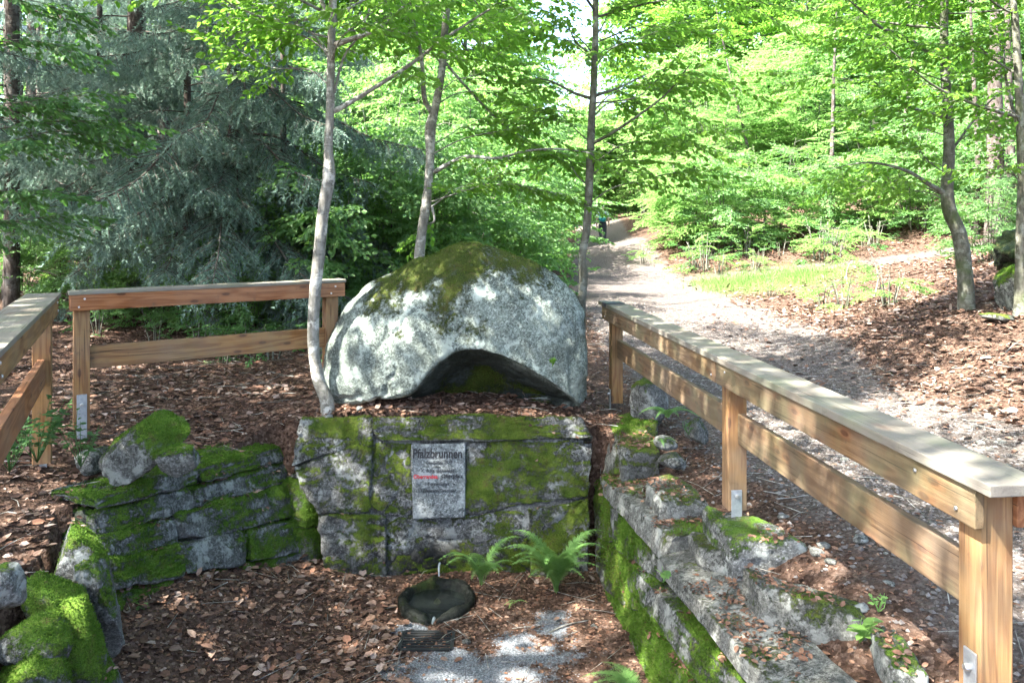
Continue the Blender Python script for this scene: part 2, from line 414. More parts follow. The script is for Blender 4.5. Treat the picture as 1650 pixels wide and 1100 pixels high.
M_FERN = leaf_mat('fern_frond', (0.10, 0.22, 0.06), (0.18, 0.32, 0.10), (0.28, 0.50, 0.12), 0.42)
M_HERB = leaf_mat('herb_leaf', (0.035, 0.10, 0.03), (0.08, 0.17, 0.05), (0.12, 0.30, 0.06), 0.35, 0.25)
M_NEEDLE = leaf_mat('spruce_needle', (0.085, 0.145, 0.12), (0.23, 0.33, 0.275), (0.16, 0.26, 0.18), 0.3, 0.12)
M_GRASS = leaf_mat('grass_blade', (0.07, 0.14, 0.03), (0.12, 0.21, 0.06), (0.20, 0.36, 0.08), 0.4)
M_MOSSB = leaf_mat('moss_shoot', (0.05, 0.085, 0.012), (0.135, 0.18, 0.03), (0.12, 0.2, 0.03), 0.3, 0.1)
M_MOSSG = leaf_mat('green_moss_shoot', (0.045, 0.105, 0.010), (0.12, 0.21, 0.028), (0.10, 0.2, 0.03), 0.3, 0.1)

def litter_mat(name, cols):
    m, nt = newmat(name); t = NT(nt)
    rnd = t.n('ShaderNodeNewGeometry').outputs['Random Per Island']; p = t.pos()
    c = t.ramp(rnd, [((i + 0.5) / len(cols), k) for i, k in enumerate(cols)])
    f = t.noise(p, 60, 3, 0.6)
    c = t.mix(t.math('MULTIPLY', t.ramp(f, [(0.35, 1), (0.65, 0)]), 0.4), c, (0.05, 0.03, 0.02))
    t.out(t.princ(c, 0.7, None, spec=0.08)); return m
M_LITTER = litter_mat('dry_leaf', [(0.045, 0.027, 0.02), (0.14, 0.08, 0.055), (0.24, 0.155, 0.112), (0.08, 0.047, 0.034), (0.31, 0.22, 0.172), (0.15, 0.092, 0.068), (0.05, 0.031, 0.024), (0.38, 0.295, 0.25), (0.115, 0.067, 0.047), (0.20, 0.105, 0.07)])
M_LITTER_RED = litter_mat('reddish_leaf_crumb', [(0.09, 0.045, 0.028), (0.18, 0.095, 0.06), (0.25, 0.145, 0.095), (0.12, 0.06, 0.038), (0.30, 0.205, 0.15), (0.19, 0.11, 0.075), (0.06, 0.034, 0.024), (0.15, 0.09, 0.062)])
M_GRAVEL = litter_mat('gravel_stone', [(0.10, 0.092, 0.088), (0.16, 0.15, 0.145), (0.12, 0.11, 0.104), (0.27, 0.26, 0.25), (0.075, 0.07, 0.065), (0.19, 0.178, 0.17)])

M_GRAVEL_FINE = litter_mat('fine_gravel_stone', [(0.10, 0.11, 0.12), (0.15, 0.163, 0.178), (0.12, 0.13, 0.142), (0.26, 0.28, 0.30), (0.07, 0.077, 0.085), (0.18, 0.195, 0.21)])

def ground_mat():
    m, nt = newmat('forest_ground'); t = NT(nt); p = t.pos()
    f = t.noise(p, 34, 5, 0.7); g = t.noise(p, 3.2, 5, 0.6); v = t.voro(p, 42, out='Color'); v2 = t.voro(p, 18, out='Color')
    lit = t.ramp(t.math('ADD', t.math('MULTIPLY', v, 0.5), t.math('MULTIPLY', f, 0.5)), [(0.25, (0.018, 0.012, 0.009)), (0.45, (0.055, 0.034, 0.025)), (0.62, (0.10, 0.066, 0.05)), (0.8, (0.19, 0.14, 0.115))])
    lit = t.mix(t.math('MULTIPLY', t.ramp(v2, [(0.4, 0), (0.9, 1)]), 0.4), lit, (0.07, 0.045, 0.032))
    grav = t.ramp(t.math('ADD', t.math('MULTIPLY', t.voro(p, 55, out='Color'), 0.65), t.math('MULTIPLY', f, 0.35)), [(0.2, (0.055, 0.045, 0.039)), (0.5, (0.08, 0.068, 0.061)), (0.8, (0.15, 0.135, 0.126))])
    fine = t.ramp(t.math('ADD', t.math('MULTIPLY', t.voro(p, 120, out='Color'), 0.65), t.math('MULTIPLY', f, 0.35)), [(0.2, (0.07, 0.078, 0.086)), (0.5, (0.135, 0.148, 0.162)), (0.8, (0.25, 0.27, 0.29))])
    pm = t.attr('path'); fm = t.attr('fine')
    pe = t.ramp(t.math('ADD', pm, t.math('MULTIPLY', t.math('SUBTRACT', t.noise(p, 2.6, 6, 0.7), 0.5), 1.3)), [(0.42, 0), (0.68, 1)])
    col = t.mix(pe, lit, grav)
    fe = t.ramp(t.math('ADD', fm, t.math('MULTIPLY', t.math('SUBTRACT', t.noise(p, 9, 5, 0.75), 0.5), 0.9)), [(0.45, 0), (0.58, 1)])
    col = t.mix(fe, col, fine)
    col = t.mix(t.math('MULTIPLY', t.attr('grass'), t.ramp(g, [(0.3, 0.5), (0.6, 1)])), col, (0.09, 0.13, 0.04))
    h = t.math('ADD', f, t.math('MULTIPLY', t.voro(p, 55), 0.6))
    t.out(t.princ(col, 0.9, t.bump(h, 0.8, 0.02), spec=0.03)); return m
M_GROUND = ground_mat()

def water_mat():
    m, nt = newmat('dark_water'); t = NT(nt); p = t.pos()
    w = t.noise(p, 22, 3, 0.5)
    t.out(t.princ((0.012, 0.016, 0.014), 0.06, t.bump(w, 0.25, 0.01), spec=0.5)); return m
M_WATER = water_mat()
def jet_mat():
    m, nt = newmat('running_water'); t = NT(nt)
    g = t.n('ShaderNodeBsdfGlass'); g.inputs['Roughness'].default_value = 0.12; g.inputs['IOR'].default_value = 1.33
    d = t.n('ShaderNodeBsdfDiffuse'); d.inputs[0].default_value = (0.75, 0.82, 0.88, 1)
    mx = t.n('ShaderNodeMixShader'); mx.inputs[0].default_value = 0.45; t.l(g.outputs[0], mx.inputs[1]); t.l(d.outputs[0], mx.inputs[2]); t.out(mx.outputs[0]); return m
M_JET = jet_mat()
M_SKIN = simple('skin', (0.55, 0.36, 0.28), 0.6)
M_TROUSER = simple('dark_trousers', (0.035, 0.037, 0.05), 0.8)
M_SHIRT = simple('pale_shirt', (0.55, 0.60, 0.66), 0.8)
M_PACK = simple('teal_pack_fabric', (0.03, 0.30, 0.33), 0.7)
M_PACK_DARK = simple('dark_pack_fabric', (0.03, 0.06, 0.07), 0.7)
M_HAT = simple('pale_hat', (0.60, 0.58, 0.66), 0.8)
M_SHOE = simple('grey_shoes', (0.10, 0.10, 0.12), 0.7)

# ------------------------------------------------------------------ terrain
CP = np.array([
    (0,0,1.4),(-3,0,1.35),(3,0,1.1),(0,-6,1.4),(-8,-6,1.6),(8,-6,1.6),(-8,0,1.6),(8,0,2.0),
    (-2.9,3.2,1.10),(-2.75,4.6,1.05),(-3.6,3.7,1.12),(-3.15,5.4,1.12),(-2.8,6.3,1.03),(-2.4,7.0,0.99),(-3.5,6.4,1.2),(-2.8,7.8,1.2),(-1.7,7.3,1.24),(0,7.5,1.235),(0,8.4,1.22),(1.04,8.2,1.06),(0.9,7.3,1.12),
    (-6,5,1.4),(-6,8,1.3),(-4,10,1.28),(-6,14,1.58),(-9,18,1.82),(-9,25,2.0),(-14,16,1.8),(-14,30,2.2),(-3,14,1.4),(-2,20,1.6),(-1,30,2.0),
    (1.6,2.8,1.05),(1.12,6.8,0.84),(1.20,5.9,0.86),(1.24,5.2,0.82),(1.30,4.6,0.77),(1.40,3.7,0.77),(1.50,3.0,0.82),(1.60,4.8,0.99),(1.66,3.9,0.98),(1.9,3.6,1.04),(1.45,6.3,1.0),(2.8,3,1.05),(2.6,6,1.04),(2.2,8.5,1.06),(3.3,11.8,1.14),(2.0,12,1.22),(2.2,16,1.40),(3.5,18,1.42),(2.6,25,1.75),(3.9,35,2.08),(5.0,50,2.9),(0.5,45,2.7),
    (4.3,8.6,1.10),(4.6,10.1,1.22),(5.7,10.3,1.80),(6.4,9.6,1.95),(5.6,6.0,1.6),(8.5,9,2.7),(9,13,2.7),(7.0,13,1.9),(5.5,15,1.45),(5.0,21,1.55),(9.5,20.5,2.1),(13,20,2.7),(6,27,2.7),(10,26,2.95),(14,25,3.9),(20,20,5),(8,36,4.2),(16,36,5.5),(-16,45,3),(25,40,8),(0,70,5),(20,70,9),(-20,70,5),(-25,20,2.2),(22,5,5),(-22,-4,2)], float)
def _phi(r): return r * r * np.log(r + 1e-9)
def _rbf_fit(P2, z, lam=0.02):
    n = len(P2); d = np.linalg.norm(P2[:, None] - P2[None], axis=2); A = np.zeros((n + 3, n + 3))
    A[:n, :n] = _phi(d) + lam * np.eye(n); A[:n, n] = 1; A[:n, n+1:] = P2; A[n, :n] = 1; A[n+1:, :n] = P2.T
    return np.linalg.solve(A, np.concatenate([z, np.zeros(3)]))
_W = _rbf_fit(CP[:, :2], CP[:, 2])
def upper(x, y):
    x = np.asarray(x, float); y = np.asarray(y, float); sh = x.shape
    q = np.stack([x.ravel(), y.ravel()], 1); out = np.zeros(len(q))
    for s in range(0, len(q), 20000):
        b = q[s:s+20000]; d = np.linalg.norm(b[:, None] - CP[None, :, :2], axis=2)
        out[s:s+20000] = _phi(d) @ _W[:len(CP)] + _W[len(CP)] + b @ _W[len(CP)+1:]
    return out.reshape(sh)
# the sunken spring basin: polygon of its rim (behind the wall faces)
HOLE = np.array([(-1.92,7.27),(0.82,7.27),(0.98,6.9),(1.13,5.6),(1.30,3.8),(1.5,1.7),(-1.9,1.7),(-2.45,3.2),(-2.62,3.9),(-2.72,4.7),(-2.98,5.25),(-2.66,6.3),(-2.42,7.0),(-2.28,7.36)])
def inpoly(x, y, poly):
    ins = np.zeros(np.shape(x), bool); j = len(poly) - 1
    for i in range(len(poly)):
        xi, yi = poly[i]; xj, yj = poly[j]
        c = ((yi > y) != (yj > y)) & (x < (xj - xi) * (y - yi) / (yj - yi + 1e-12) + xi); ins ^= c; j = i
    return ins
def floorz(x, y):
    x = np.asarray(x, float); y = np.asarray(y, float)
    heap = 0.48 * sstep(-1.4, -2.75, x - 0.25 * (y - 5.2)) * sstep(7.2, 5.4, y) + 0.06 * sstep(0.2, 0.9, x)
    pit = 0.22 * sstep(1.0, 0.82, np.hypot((x + 0.59) / 0.31, (y - 6.28) / 0.34))
    return heap + 0.03 * sstep(-1.0, -2.0, x) - pit
def smallrel(x, y):
    q = np.stack([x, y, np.zeros_like(x)], -1)
    return (fbm(q * 0.9, 4) - 0.5) * 0.10 + (fbm(q * 5.0, 3) - 0.5) * 0.035
def ground(x, y):
    x = np.asarray(x, float); y = np.asarray(y, float)
    i = inpoly(x, y, HOLE)
    return np.where(i, floorz(x, y) + smallrel(x, y) * 0.5, upper(x, y) + smallrel(x, y))
def gz(x, y): return float(ground(np.array([float(x)]), np.array([float(y)]))[0])
def G(px, py, y0=3.0, y1=60):
    """where the view ray through a photo pixel meets the ground"""
    Y = np.arange(y0, y1, 0.02); X = (px - 825) / F * Y; Z = CAMZ - (py - HOR) / F * Y
    k = np.argmax(Z <= ground(X, Y)); return np.array([X[k], Y[k], Z[k]])

def axis(lo, hi, a, b, fine, growth=1.09):
    c = list(np.arange(a, b + 1e-6, fine)); s = fine
    while c[-1] < hi: s *= growth; c.append(c[-1] + s)
    s = fine
    while c[0] > lo: s *= growth; c.insert(0, c[0] - s)
    return np.array(c)
ax = axis(-120, 120, -4.5, 7.0, 0.055); ay = axis(-40, 170, 1.6, 11.5, 0.055)
GX, GY = np.meshgrid(ax, ay, indexing='ij'); GZ = ground(GX, GY)

PATH = np.array([(3.3,-6),(3.25,2),(3.1,6),(2.95,9),(3.05,12),(3.0,16),(3.1,22),(3.5,30),(4.1,37),(5.2,50),(6,70)])
def pathmask(x, y):
    cx = np.interp(y, PATH[:, 1], PATH[:, 0]); hw = np.interp(y, [-6, 3, 8, 12, 18, 25, 35, 60], [1.2, 1.25, 1.5, 1.85, 1.9, 1.5, 1.25, 1.2])
    m = sstep(1.25, 0.6, np.abs(x - cx) / hw)
    trail = sstep(1.0, 0.4, np.abs(y - (20.6 + 0.05 * (x - 5) + 0.8 * np.sin(x * 0.4))) / 1.3) * sstep(2.5, 5, x) * sstep(18, 12, x)
    return np.maximum(m, trail * 0.75) * np.where(inpoly(x, y, HOLE), 0, 1)
def finemask(x, y):
    i = inpoly(x, y, HOLE)
    q = np.stack([x, y, np.zeros_like(x)], -1)
    band = np.exp(-((y - 5.25) / 0.42) ** 2) * np.exp(-((x + 0.15) / 0.95) ** 2) + 0.7 * np.exp(-((y - 6.05) / 0.18) ** 2 - ((x - 0.32) / 0.2) ** 2) + 0.75 * np.exp(-((y - 5.75) / 0.16) ** 2 - ((x - 0.15) / 0.3) ** 2) + 0.7 * np.exp(-((y - 5.85) / 0.16) ** 2 - ((x + 0.75) / 0.17) ** 2)
    return np.where(i, np.clip(band, 0, 1) * (0.05 + 1.35 * fbm(q * 5.5, 4)), 0)
def grassmask(x, y):
    q = np.stack([x, y, np.zeros_like(x)], -1)
    return np.clip(np.exp(-((y - 19.5 - 0.12 * (x - 6)) / 1.5) ** 2) * sstep(3.9, 5.4, x) * sstep(9.0, 6.8, x) * (0.55 + 0.9 * fbm(q * 0.9, 3)), 0, 1)
nx, ny = len(ax), len(ay)
Vg = np.stack([GX.ravel(), GY.ravel(), GZ.ravel()], 1)
ii, jj = np.meshgrid(np.arange(nx - 1), np.arange(ny - 1), indexing='ij')
Qg = np.stack([ii*ny+jj, (ii+1)*ny+jj, (ii+1)*ny+jj+1, ii*ny+jj+1], -1).reshape(-1, 4)
mg = npmesh('ground', Vg, [Qg])
attr(mg, 'path', pathmask(Vg[:, 0], Vg[:, 1])); attr(mg, 'fine', finemask(Vg[:, 0], Vg[:, 1])); attr(mg, 'grass', grassmask(Vg[:, 0], Vg[:, 1]))
go = link('ground', mg, M_GROUND); go['kind'] = 'structure'

# ------------------------------------------------------------------ stone walls of the spring
def plane_hit(px, py, p0, nrm):
    d = np.array([(px - 825) / F, 1.0, -(py - HOR) / F]); o = np.array([0, 0, CAMZ])
    t = np.dot(np.asarray(p0) - o, nrm) / np.dot(d, nrm); return o + d * t
MOSS_PTS = {}
def stone_part(root, name, V, Q, moss, mat, key):
    o = part(root, name, V, [Q], mat, True, {'moss': moss})
    MOSS_PTS.setdefault(key, []).append((V, Q, moss)); return o

def mossblades(key, root, mat, per_m2=9000, h=0.016):
    mb = MB()
    for V, Q, moss in MOSS_PTS.get(key, []):
        c = V[Q].mean(1); m = moss[Q].mean(1)
        nrm = np.cross(V[Q[:, 2]] - V[Q[:, 0]], V[Q[:, 3]] - V[Q[:, 1]]); A = np.linalg.norm(nrm, axis=1) * 0.5
        nrm /= (np.linalg.norm(nrm, axis=1)[:, None] + 1e-9)
        vis = (m > 0.5) & ((nrm[:, 1] < 0.5) | (nrm[:, 2] > 0.2))
        cnt = R.poisson(np.where(vis, A * per_m2 * np.clip((m - 0.45) * 2, 0, 1), 0)); f = np.repeat(np.arange(len(Q)), cnt)
        if not len(f): continue
        a, b = R.random((2, len(f), 1))
        p = (V[Q[f, 0]] * (1-a) + V[Q[f, 1]] * a) * (1-b) + (V[Q[f, 3]] * (1-a) + V[Q[f, 2]] * a) * b
        n = nrm[f] + R.normal(0, 0.35, (len(f), 3)) + np.array([0, 0, 0.25]); n /= np.linalg.norm(n, axis=1)[:, None]
        s = np.cross(n, R.normal(0, 1, (len(f), 3))); s /= np.linalg.norm(s, axis=1)[:, None] + 1e-9
        L = h * R.uniform(0.5, 1.3, (len(f), 1)); W = 0.0045 * R.uniform(0.6, 1.3, (len(f), 1))
        tv = np.stack([p - s * W - n * 0.003, p + s * W - n * 0.003, p + n * L], 1).reshape(-1, 3)
        mb.add(tv, [np.arange(len(tv)).reshape(-1, 3)])
    if mb.n:
        o = mb.part(root, 'moss', mat, False); o['kind'] = 'stuff'

# --- centre wall with the inscription
W0 = np.array([0, 6.74, 0.0]); WT = np.array([0, 7.22, 1.215]); WN = np.cross([1., 0, 0], WT - W0); WN /= np.linalg.norm(WN)
if WN[1] > 0: WN = -WN
wall = thing('stone_wall', (-0.4, 7.1, 0), 'mossy granite block wall below the boulder carrying the carved inscription', 'wall')
CW = [  # TL TR BR BL in photo pixels, moss bias
    ([(487,674),(597,672),(598,711),(470,751)], 0.16), ([(598,672),(938,670),(957,708),(598,711)], 0.24),
    ([(471,753),(598,713),(663,714),(511,828)], 0.10), ([(598,714),(662,714),(665,832),(512,828)], 0.0), ([(751,711),(957,710),(948,800),(751,826)], 0.10),
    ([(512,830),(621,834),(624,945),(530,945)], 0.04), ([(622,835),(849,824),(856,955),(624,955)], 0.06), ([(850,820),(948,802),(946,950),(857,952)], 0.14)]
CW[2] = ([(471,752),(597,713),(597,826),(511,828)], 0.10); CW[3] = ([(598,713),(662,713),(665,833),(598,827)], 0.1)
HOLEPX = plane_hit(708, 903, W0, WN)
def spouthole(V, N):
    d = V - HOLEPX; rr = np.hypot(d[:, 0], np.linalg.norm(d[:, 1:], axis=1) * np.sign(d[:, 2]))
    fr = np.abs((d @ WN)) < 0.12
    k = sstep(0.055, 0.040, rr) * fr
    return V - WN * (k * 0.16)[:, None]
for i, (q, mb_) in enumerate(CW):
    fr = [plane_hit(x, y, W0, WN) for x, y in q]; pr = R.uniform(-0.035, 0.05)
    fr = [f + WN * pr for f in fr]; bk = [f - WN * 0.45 for f in fr]
    V, Q, mo = hexstone(fr + bk, n=80 if i == 6 else 40, r=0.012, amp=0.042, seed=i + 3, mossb=mb_, post=spouthole if i == 6 else None)
    wet = False
    dx_ = (V[:, 0] - HOLEPX[0]); wt = np.exp(-(dx_ / (0.22 + 0.5 * np.clip(HOLEPX[2] + 0.1 - V[:, 2], 0, 1))) ** 2) * sstep(HOLEPX[2] + 0.22, HOLEPX[2] + 0.0, V[:, 2] - 0.25 * (fbm(V * 5, 3) - 0.5)) + 0.5 * sstep(0.30, 0.05, V[:, 2] + 0.3 * (fbm(V * 4, 3) - 0.5))
    o_ = stone_part(wall, 'stone', V, Q, mo, M_WALL, 'centre'); attr(o_.data, 'wet', np.clip(wt * (0.55 + 0.9 * fbm(V * 7, 3)), 0, 1))
# earth core behind the joints so that no light leaks through
cq = [(486,676),(940,674),(946,868),(520,868)]
fr = [plane_hit(x, y, W0, WN) - WN * 0.035 for x, y in cq]
V, Q, mo = hexstone(fr + [f - WN * 0.4 for f in fr], n=6, r=0.01, amp=0.0, seed=1, mossb=-1)
part(wall, 'mortar_core', V, [Q], M_WALL, True, {'moss': mo})
# inscription tablet
pq = [(663,716),(750,714),(750,834),(666,836)]
fr = [plane_hit(x, y, W0, WN) + WN * 0.035 for x, y in pq]
V, Q, mo = hexstone(fr + [f - WN * 0.25 for f in fr], n=16, r=0.006, amp=0.003, seed=2, mossb=-1.0, cuts=0)
plaque = part(wall, 'inscription_tablet', V, [Q], M_PLAQUE, True, {'moss': mo}); plaque['label'] = 'smooth pale granite tablet with black and red lettering'
ux = np.array([1., 0, 0]); uv = np.cross(WN, ux) * -1
uv = (WT - W0) / np.linalg.norm(WT - W0)
def letters(txt, px0, px1, py, hpx, mat, bold=0.0):
    cu = bpy.data.curves.new('lettering', 'FONT'); cu.body = txt; cu.size = 1.0; cu.extrude = 0.02; cu.offset = bold; cu.align_x = 'LEFT'; cu.resolution_u = 3
    ob = bpy.data.objects.new('tmp_text', cu); COL.objects.link(ob); bpy.context.view_layer.update()
    me = bpy.data.meshes.new_from_object(ob.evaluated_get(bpy.context.evaluated_depsgraph_get()))
    bpy.data.objects.remove(ob); bpy.data.curves.remove(cu)
    co = np.empty(len(me.vertices) * 3, np.float32); me.vertices.foreach_get('co', co); co = co.reshape(-1, 3).astype(float)
    a = plane_hit(px0, py, W0, WN); b = plane_hit(px1, py, W0, WN); top = plane_hit(px0, py - hpx, W0, WN)
    w = b[0] - a[0]; hh = np.linalg.norm(top - a)
    x = (co[:, 0] - co[:, 0].min()) / (np.ptp(co[:, 0]) + 1e-9) * w; y = co[:, 1] / 0.73 * hh
    V = a + x[:, None] * ux + y[:, None] * uv + WN * (0.0385 + co[:, 2] * 0.12)[:, None]
    off = np.array(rootof(plaque).location); V = V - off
    me.vertices.foreach_set('co', V.astype(np.float32).ravel()); me.update(); me.materials.clear(); me.name = 'lettering'
    return link('lettering', me, mat, plaque)
letters('Pfalzbrunnen', 666, 745, 738, 15, M_LETTER, 0.022)
letters('Geschaffen 1973', 687, 728, 748, 5.2, M_LETTER_FADED, 0.012)
letters('der', 701, 709, 754, 4, M_LETTER_FADED, 0.012)
letters('K. Burg. Gemeinde', 680, 732, 761, 5.6, M_LETTER_FADED, 0.014)
letters('Oberrandes.', 667, 707, 771, 6.5, M_LETTER_RED, 0.03)
letters('Oberpfalz', 712, 746, 770, 6.5, M_LETTER, 0.018)
letters('Forstamt  v.', 690, 736, 782, 5.2, M_LETTER_FADED, 0.012)
letters('Waldsassen-Tirschenr.', 674, 737, 793, 5.6, M_LETTER_FADED, 0.016)
mossblades('centre', wall, M_MOSSB, 11000, 0.014)

# --- left wing wall
LA = np.array([-1.90, 6.62, 0.0]); LB = np.array([-2.50, 5.10, 0.40]); LC = np.array([-2.80, 5.32, 1.12])
LN = np.cross(LB - LA, LC - LA); LN /= np.linalg.norm(LN)
if LN[1] > 0: LN = -LN
lwall = thing('stone_wall', (-2.4, 6.0, 0.2), 'low dry-stone wall thick with green moss left of the inscription wall', 'wall')
def wallrows(left, right, joints, root, plane, key, mat, depth, seed, mossr, n=18, amp=0.045, r=0.025, depthvec=None):
    p0, nr = plane
    for k in range(len(joints)):
        js = joints[k]
        for a, b in zip(js[:-1], js[1:]):
            def pt(u, e):
                l = np.array(left[e]); rr_ = np.array(right[e]); q = l + (rr_ - l) * u
                return q
            j1, j2 = R.uniform(-0.012, 0.012, 2)
            TL, TR_, BR, BL = pt(a + j1 * (a > 0), k), pt(b + j2 * (b < 1), k), pt(b - j2 * (b < 1), k + 1), pt(a - j1 * (a > 0), k + 1)
            pr = R.uniform(-0.035, 0.045)
            fr = [plane_hit(x, y, p0, nr) + nr * pr for x, y in (TL, TR_, BR, BL)]
            cen = sum(fr) / 4; fr = [cen + (f - cen) * 0.985 for f in fr]
            dv = -nr * depth if depthvec is None else np.asarray(depthvec)
            V, Q, mo = hexstone(fr + [f + dv for f in fr], n=n, r=r, amp=amp, seed=seed, mossb=R.uniform(*mossr)); seed += 1
            stone_part(root, 'stone', V, Q, mo, mat, key)
wallrows([(146,803),(152,824),(160,868),(172,905),(182,955),(190,1030)], [(486,706),(492,738),(500,768),(526,824),(540,880),(548,950)],
         [[0,.5,1],[0,.46,1],[0,.36,.78,1],[0,.33,.62,1],[0,.28,.7,1]], lwall, (LA, LN), 'left', M_WALLG, 0.42, 50, (-0.1, 0.22), depthvec=(-0.40, 0.12, 0.02))
for i, q_ in enumerate([[(456,716),(494,706),(506,772),(468,784)], [(462,786),(508,774),(522,850),(478,862)], [(474,864),(524,852),(545,945),(490,955)]]):
    fr = [plane_hit(x, y, LA, LN) + LN * 0.13 for x, y in q_]
    V, Q, mo = hexstone(fr + [f + np.array([-0.45, 0.12, 0.02]) for f in fr], n=18, r=0.025, amp=0.04, seed=66 + i, mossb=0.15); stone_part(lwall, 'stone', V, Q, mo, M_WALLG, 'left')
fr = [plane_hit(x, y, LA, LN) - LN * 0.1 for x, y in [(150,812),(462,722),(518,945),(190,1025)]]
V, Q, mo = hexstone(fr + [f - LN * 0.3 for f in fr], n=6, r=0.01, amp=0, seed=1, mossb=-1)
part(lwall, 'earth_core', V, [Q], M_WET, True, {'moss': mo})
mossblades('left', lwall, M_MOSSG, 14000, 0.013)

# --- mossy end of the wall at the left edge, coming towards the viewer
ewall = thing('stone_wall', (-2.45, 4.4, 0.3), 'moss-covered tumbled wall end in the lower left corner of the picture', 'wall')
for i, (px, py, Y, sz, rot) in enumerate([(132,905,4.75,(0.34,0.42,0.44),(0.1,-0.45,0.3)),(160,975,4.65,(0.26,0.40,0.62),(0,-0.25,0.2)),(98,985,4.35,(0.30,0.36,0.50),(0.2,-0.5,0.5)),(120,1060,4.25,(0.34,0.42,0.60),(0,-0.3,0.1)),
                                          (52,1035,4.05,(0.34,0.30,0.26),(0,-0.2,0.4)),(60,1110,3.95,(0.42,0.42,0.42),(0.1,-0.3,0)),(150,1130,4.35,(0.30,0.45,0.5),(0,-0.1,0))]):
    c = P(px, py, Y); V, Q, mo = rockmesh(c, sz, rot, seed=70 + i, n=22, amp=0.2, pw=3.0, mossb=0.12 if i not in (4,) else -0.1)
    stone_part(ewall, 'stone', V, Q, mo, M_WALLG, 'end')
mossblades('end', ewall, M_MOSSG, 15000, 0.012)

# --- right wing wall: layered slabs running towards the viewer below the railing
RB0 = np.array([0.69, 6.72, 0.0]); RD = np.array([0.115, -1.0, 0]); RUP = np.array([0.21, 0, 0.8])
RN = np.cross(RD, RUP); RN /= np.linalg.norm(RN)
if RN[0] > 0: RN = -RN
rwall = thing('stone_wall', (1.0, 5.0, 0), 'dry-stone wall of long tilted slabs below the near wooden railing', 'wall')
RW = [  # TL TR BR BL (far..near), depth, proud, moss, material
    ([(964,674),(990,692),(990,766),(962,762)], 0.42, 0.0, 0.1, M_SLAB),
    ([(975,766),(1094,868),(1082,909),(986,802)], 0.55, 0.07, -0.25, M_SLAB),
    ([(1083,897),(1345,1190),(1302,1190),(1079,926)], 0.34, 0.10, -0.45, M_SLAB),
    ([(1019,904),(1296,1192),(1200,1192),(1021,948)], 0.55, 0.05, 0.12, M_WALLG),
    ([(1021,985),(1192,1192),(1062,1192),(1011,1048)], 0.5, 0.02, 0.42, M_WALLG),
    ([(961,770),(985,803),(990,880),(958,862)], 0.4, 0.02, 0.2, M_WALL),
    ([(958,864),(992,884),(1012,982),(960,940)], 0.4, 0.0, 0.2, M_WALL),
    ([(960,942),(1013,985),(1010,1050),(962,990)], 0.4, 0.02, 0.25, M_WALLG),
    ([(986,805),(1021,850),(1018,905),(991,881)], 0.4, 0.03, 0.15, M_WALLG),
    ([(1021,852),(1080,912),(1064,938),(1020,905)], 0.4, 0.0, 0.2, M_WALLG),
    ([(993,885),(1019,908),(1022,985),(1013,982)], 0.4, 0.0, 0.3, M_WALLG),
    ([(1020,948),(1190,1150),(1120,1110),(1020,985)], 0.4, -0.02, 0.3, M_WALLG)]
for i, (q, dep, pr, mb_, mat) in enumerate(RW):
    fr = [plane_hit(x, y, RB0, RN) + RN * pr for x, y in q]; dv = np.array([dep, 0.06, 0.05])
    V, Q, mo = hexstone(fr + [f + dv for f in fr], n=30 if i in (1, 2, 3, 4) else 18, r=0.018, amp=0.018, seed=90 + i, mossb=mb_)
    stone_part(rwall, 'stone', V, Q, mo, mat, 'right')
fr = [plane_hit(x, y, RB0, RN) - RN * 0.1 for x, y in [(975,780),(1290,1180),(1080,1190),(965,985)]]
V, Q, mo = hexstone(fr + [f + np.array([0.3, 0, 0]) for f in fr], n=6, r=0.01, amp=0, seed=1, mossb=-1)
part(rwall, 'earth_core', V, [Q], M_WET, True, {'moss': mo})
mossblades('right', rwall, M_MOSSG, 11000, 0.016)

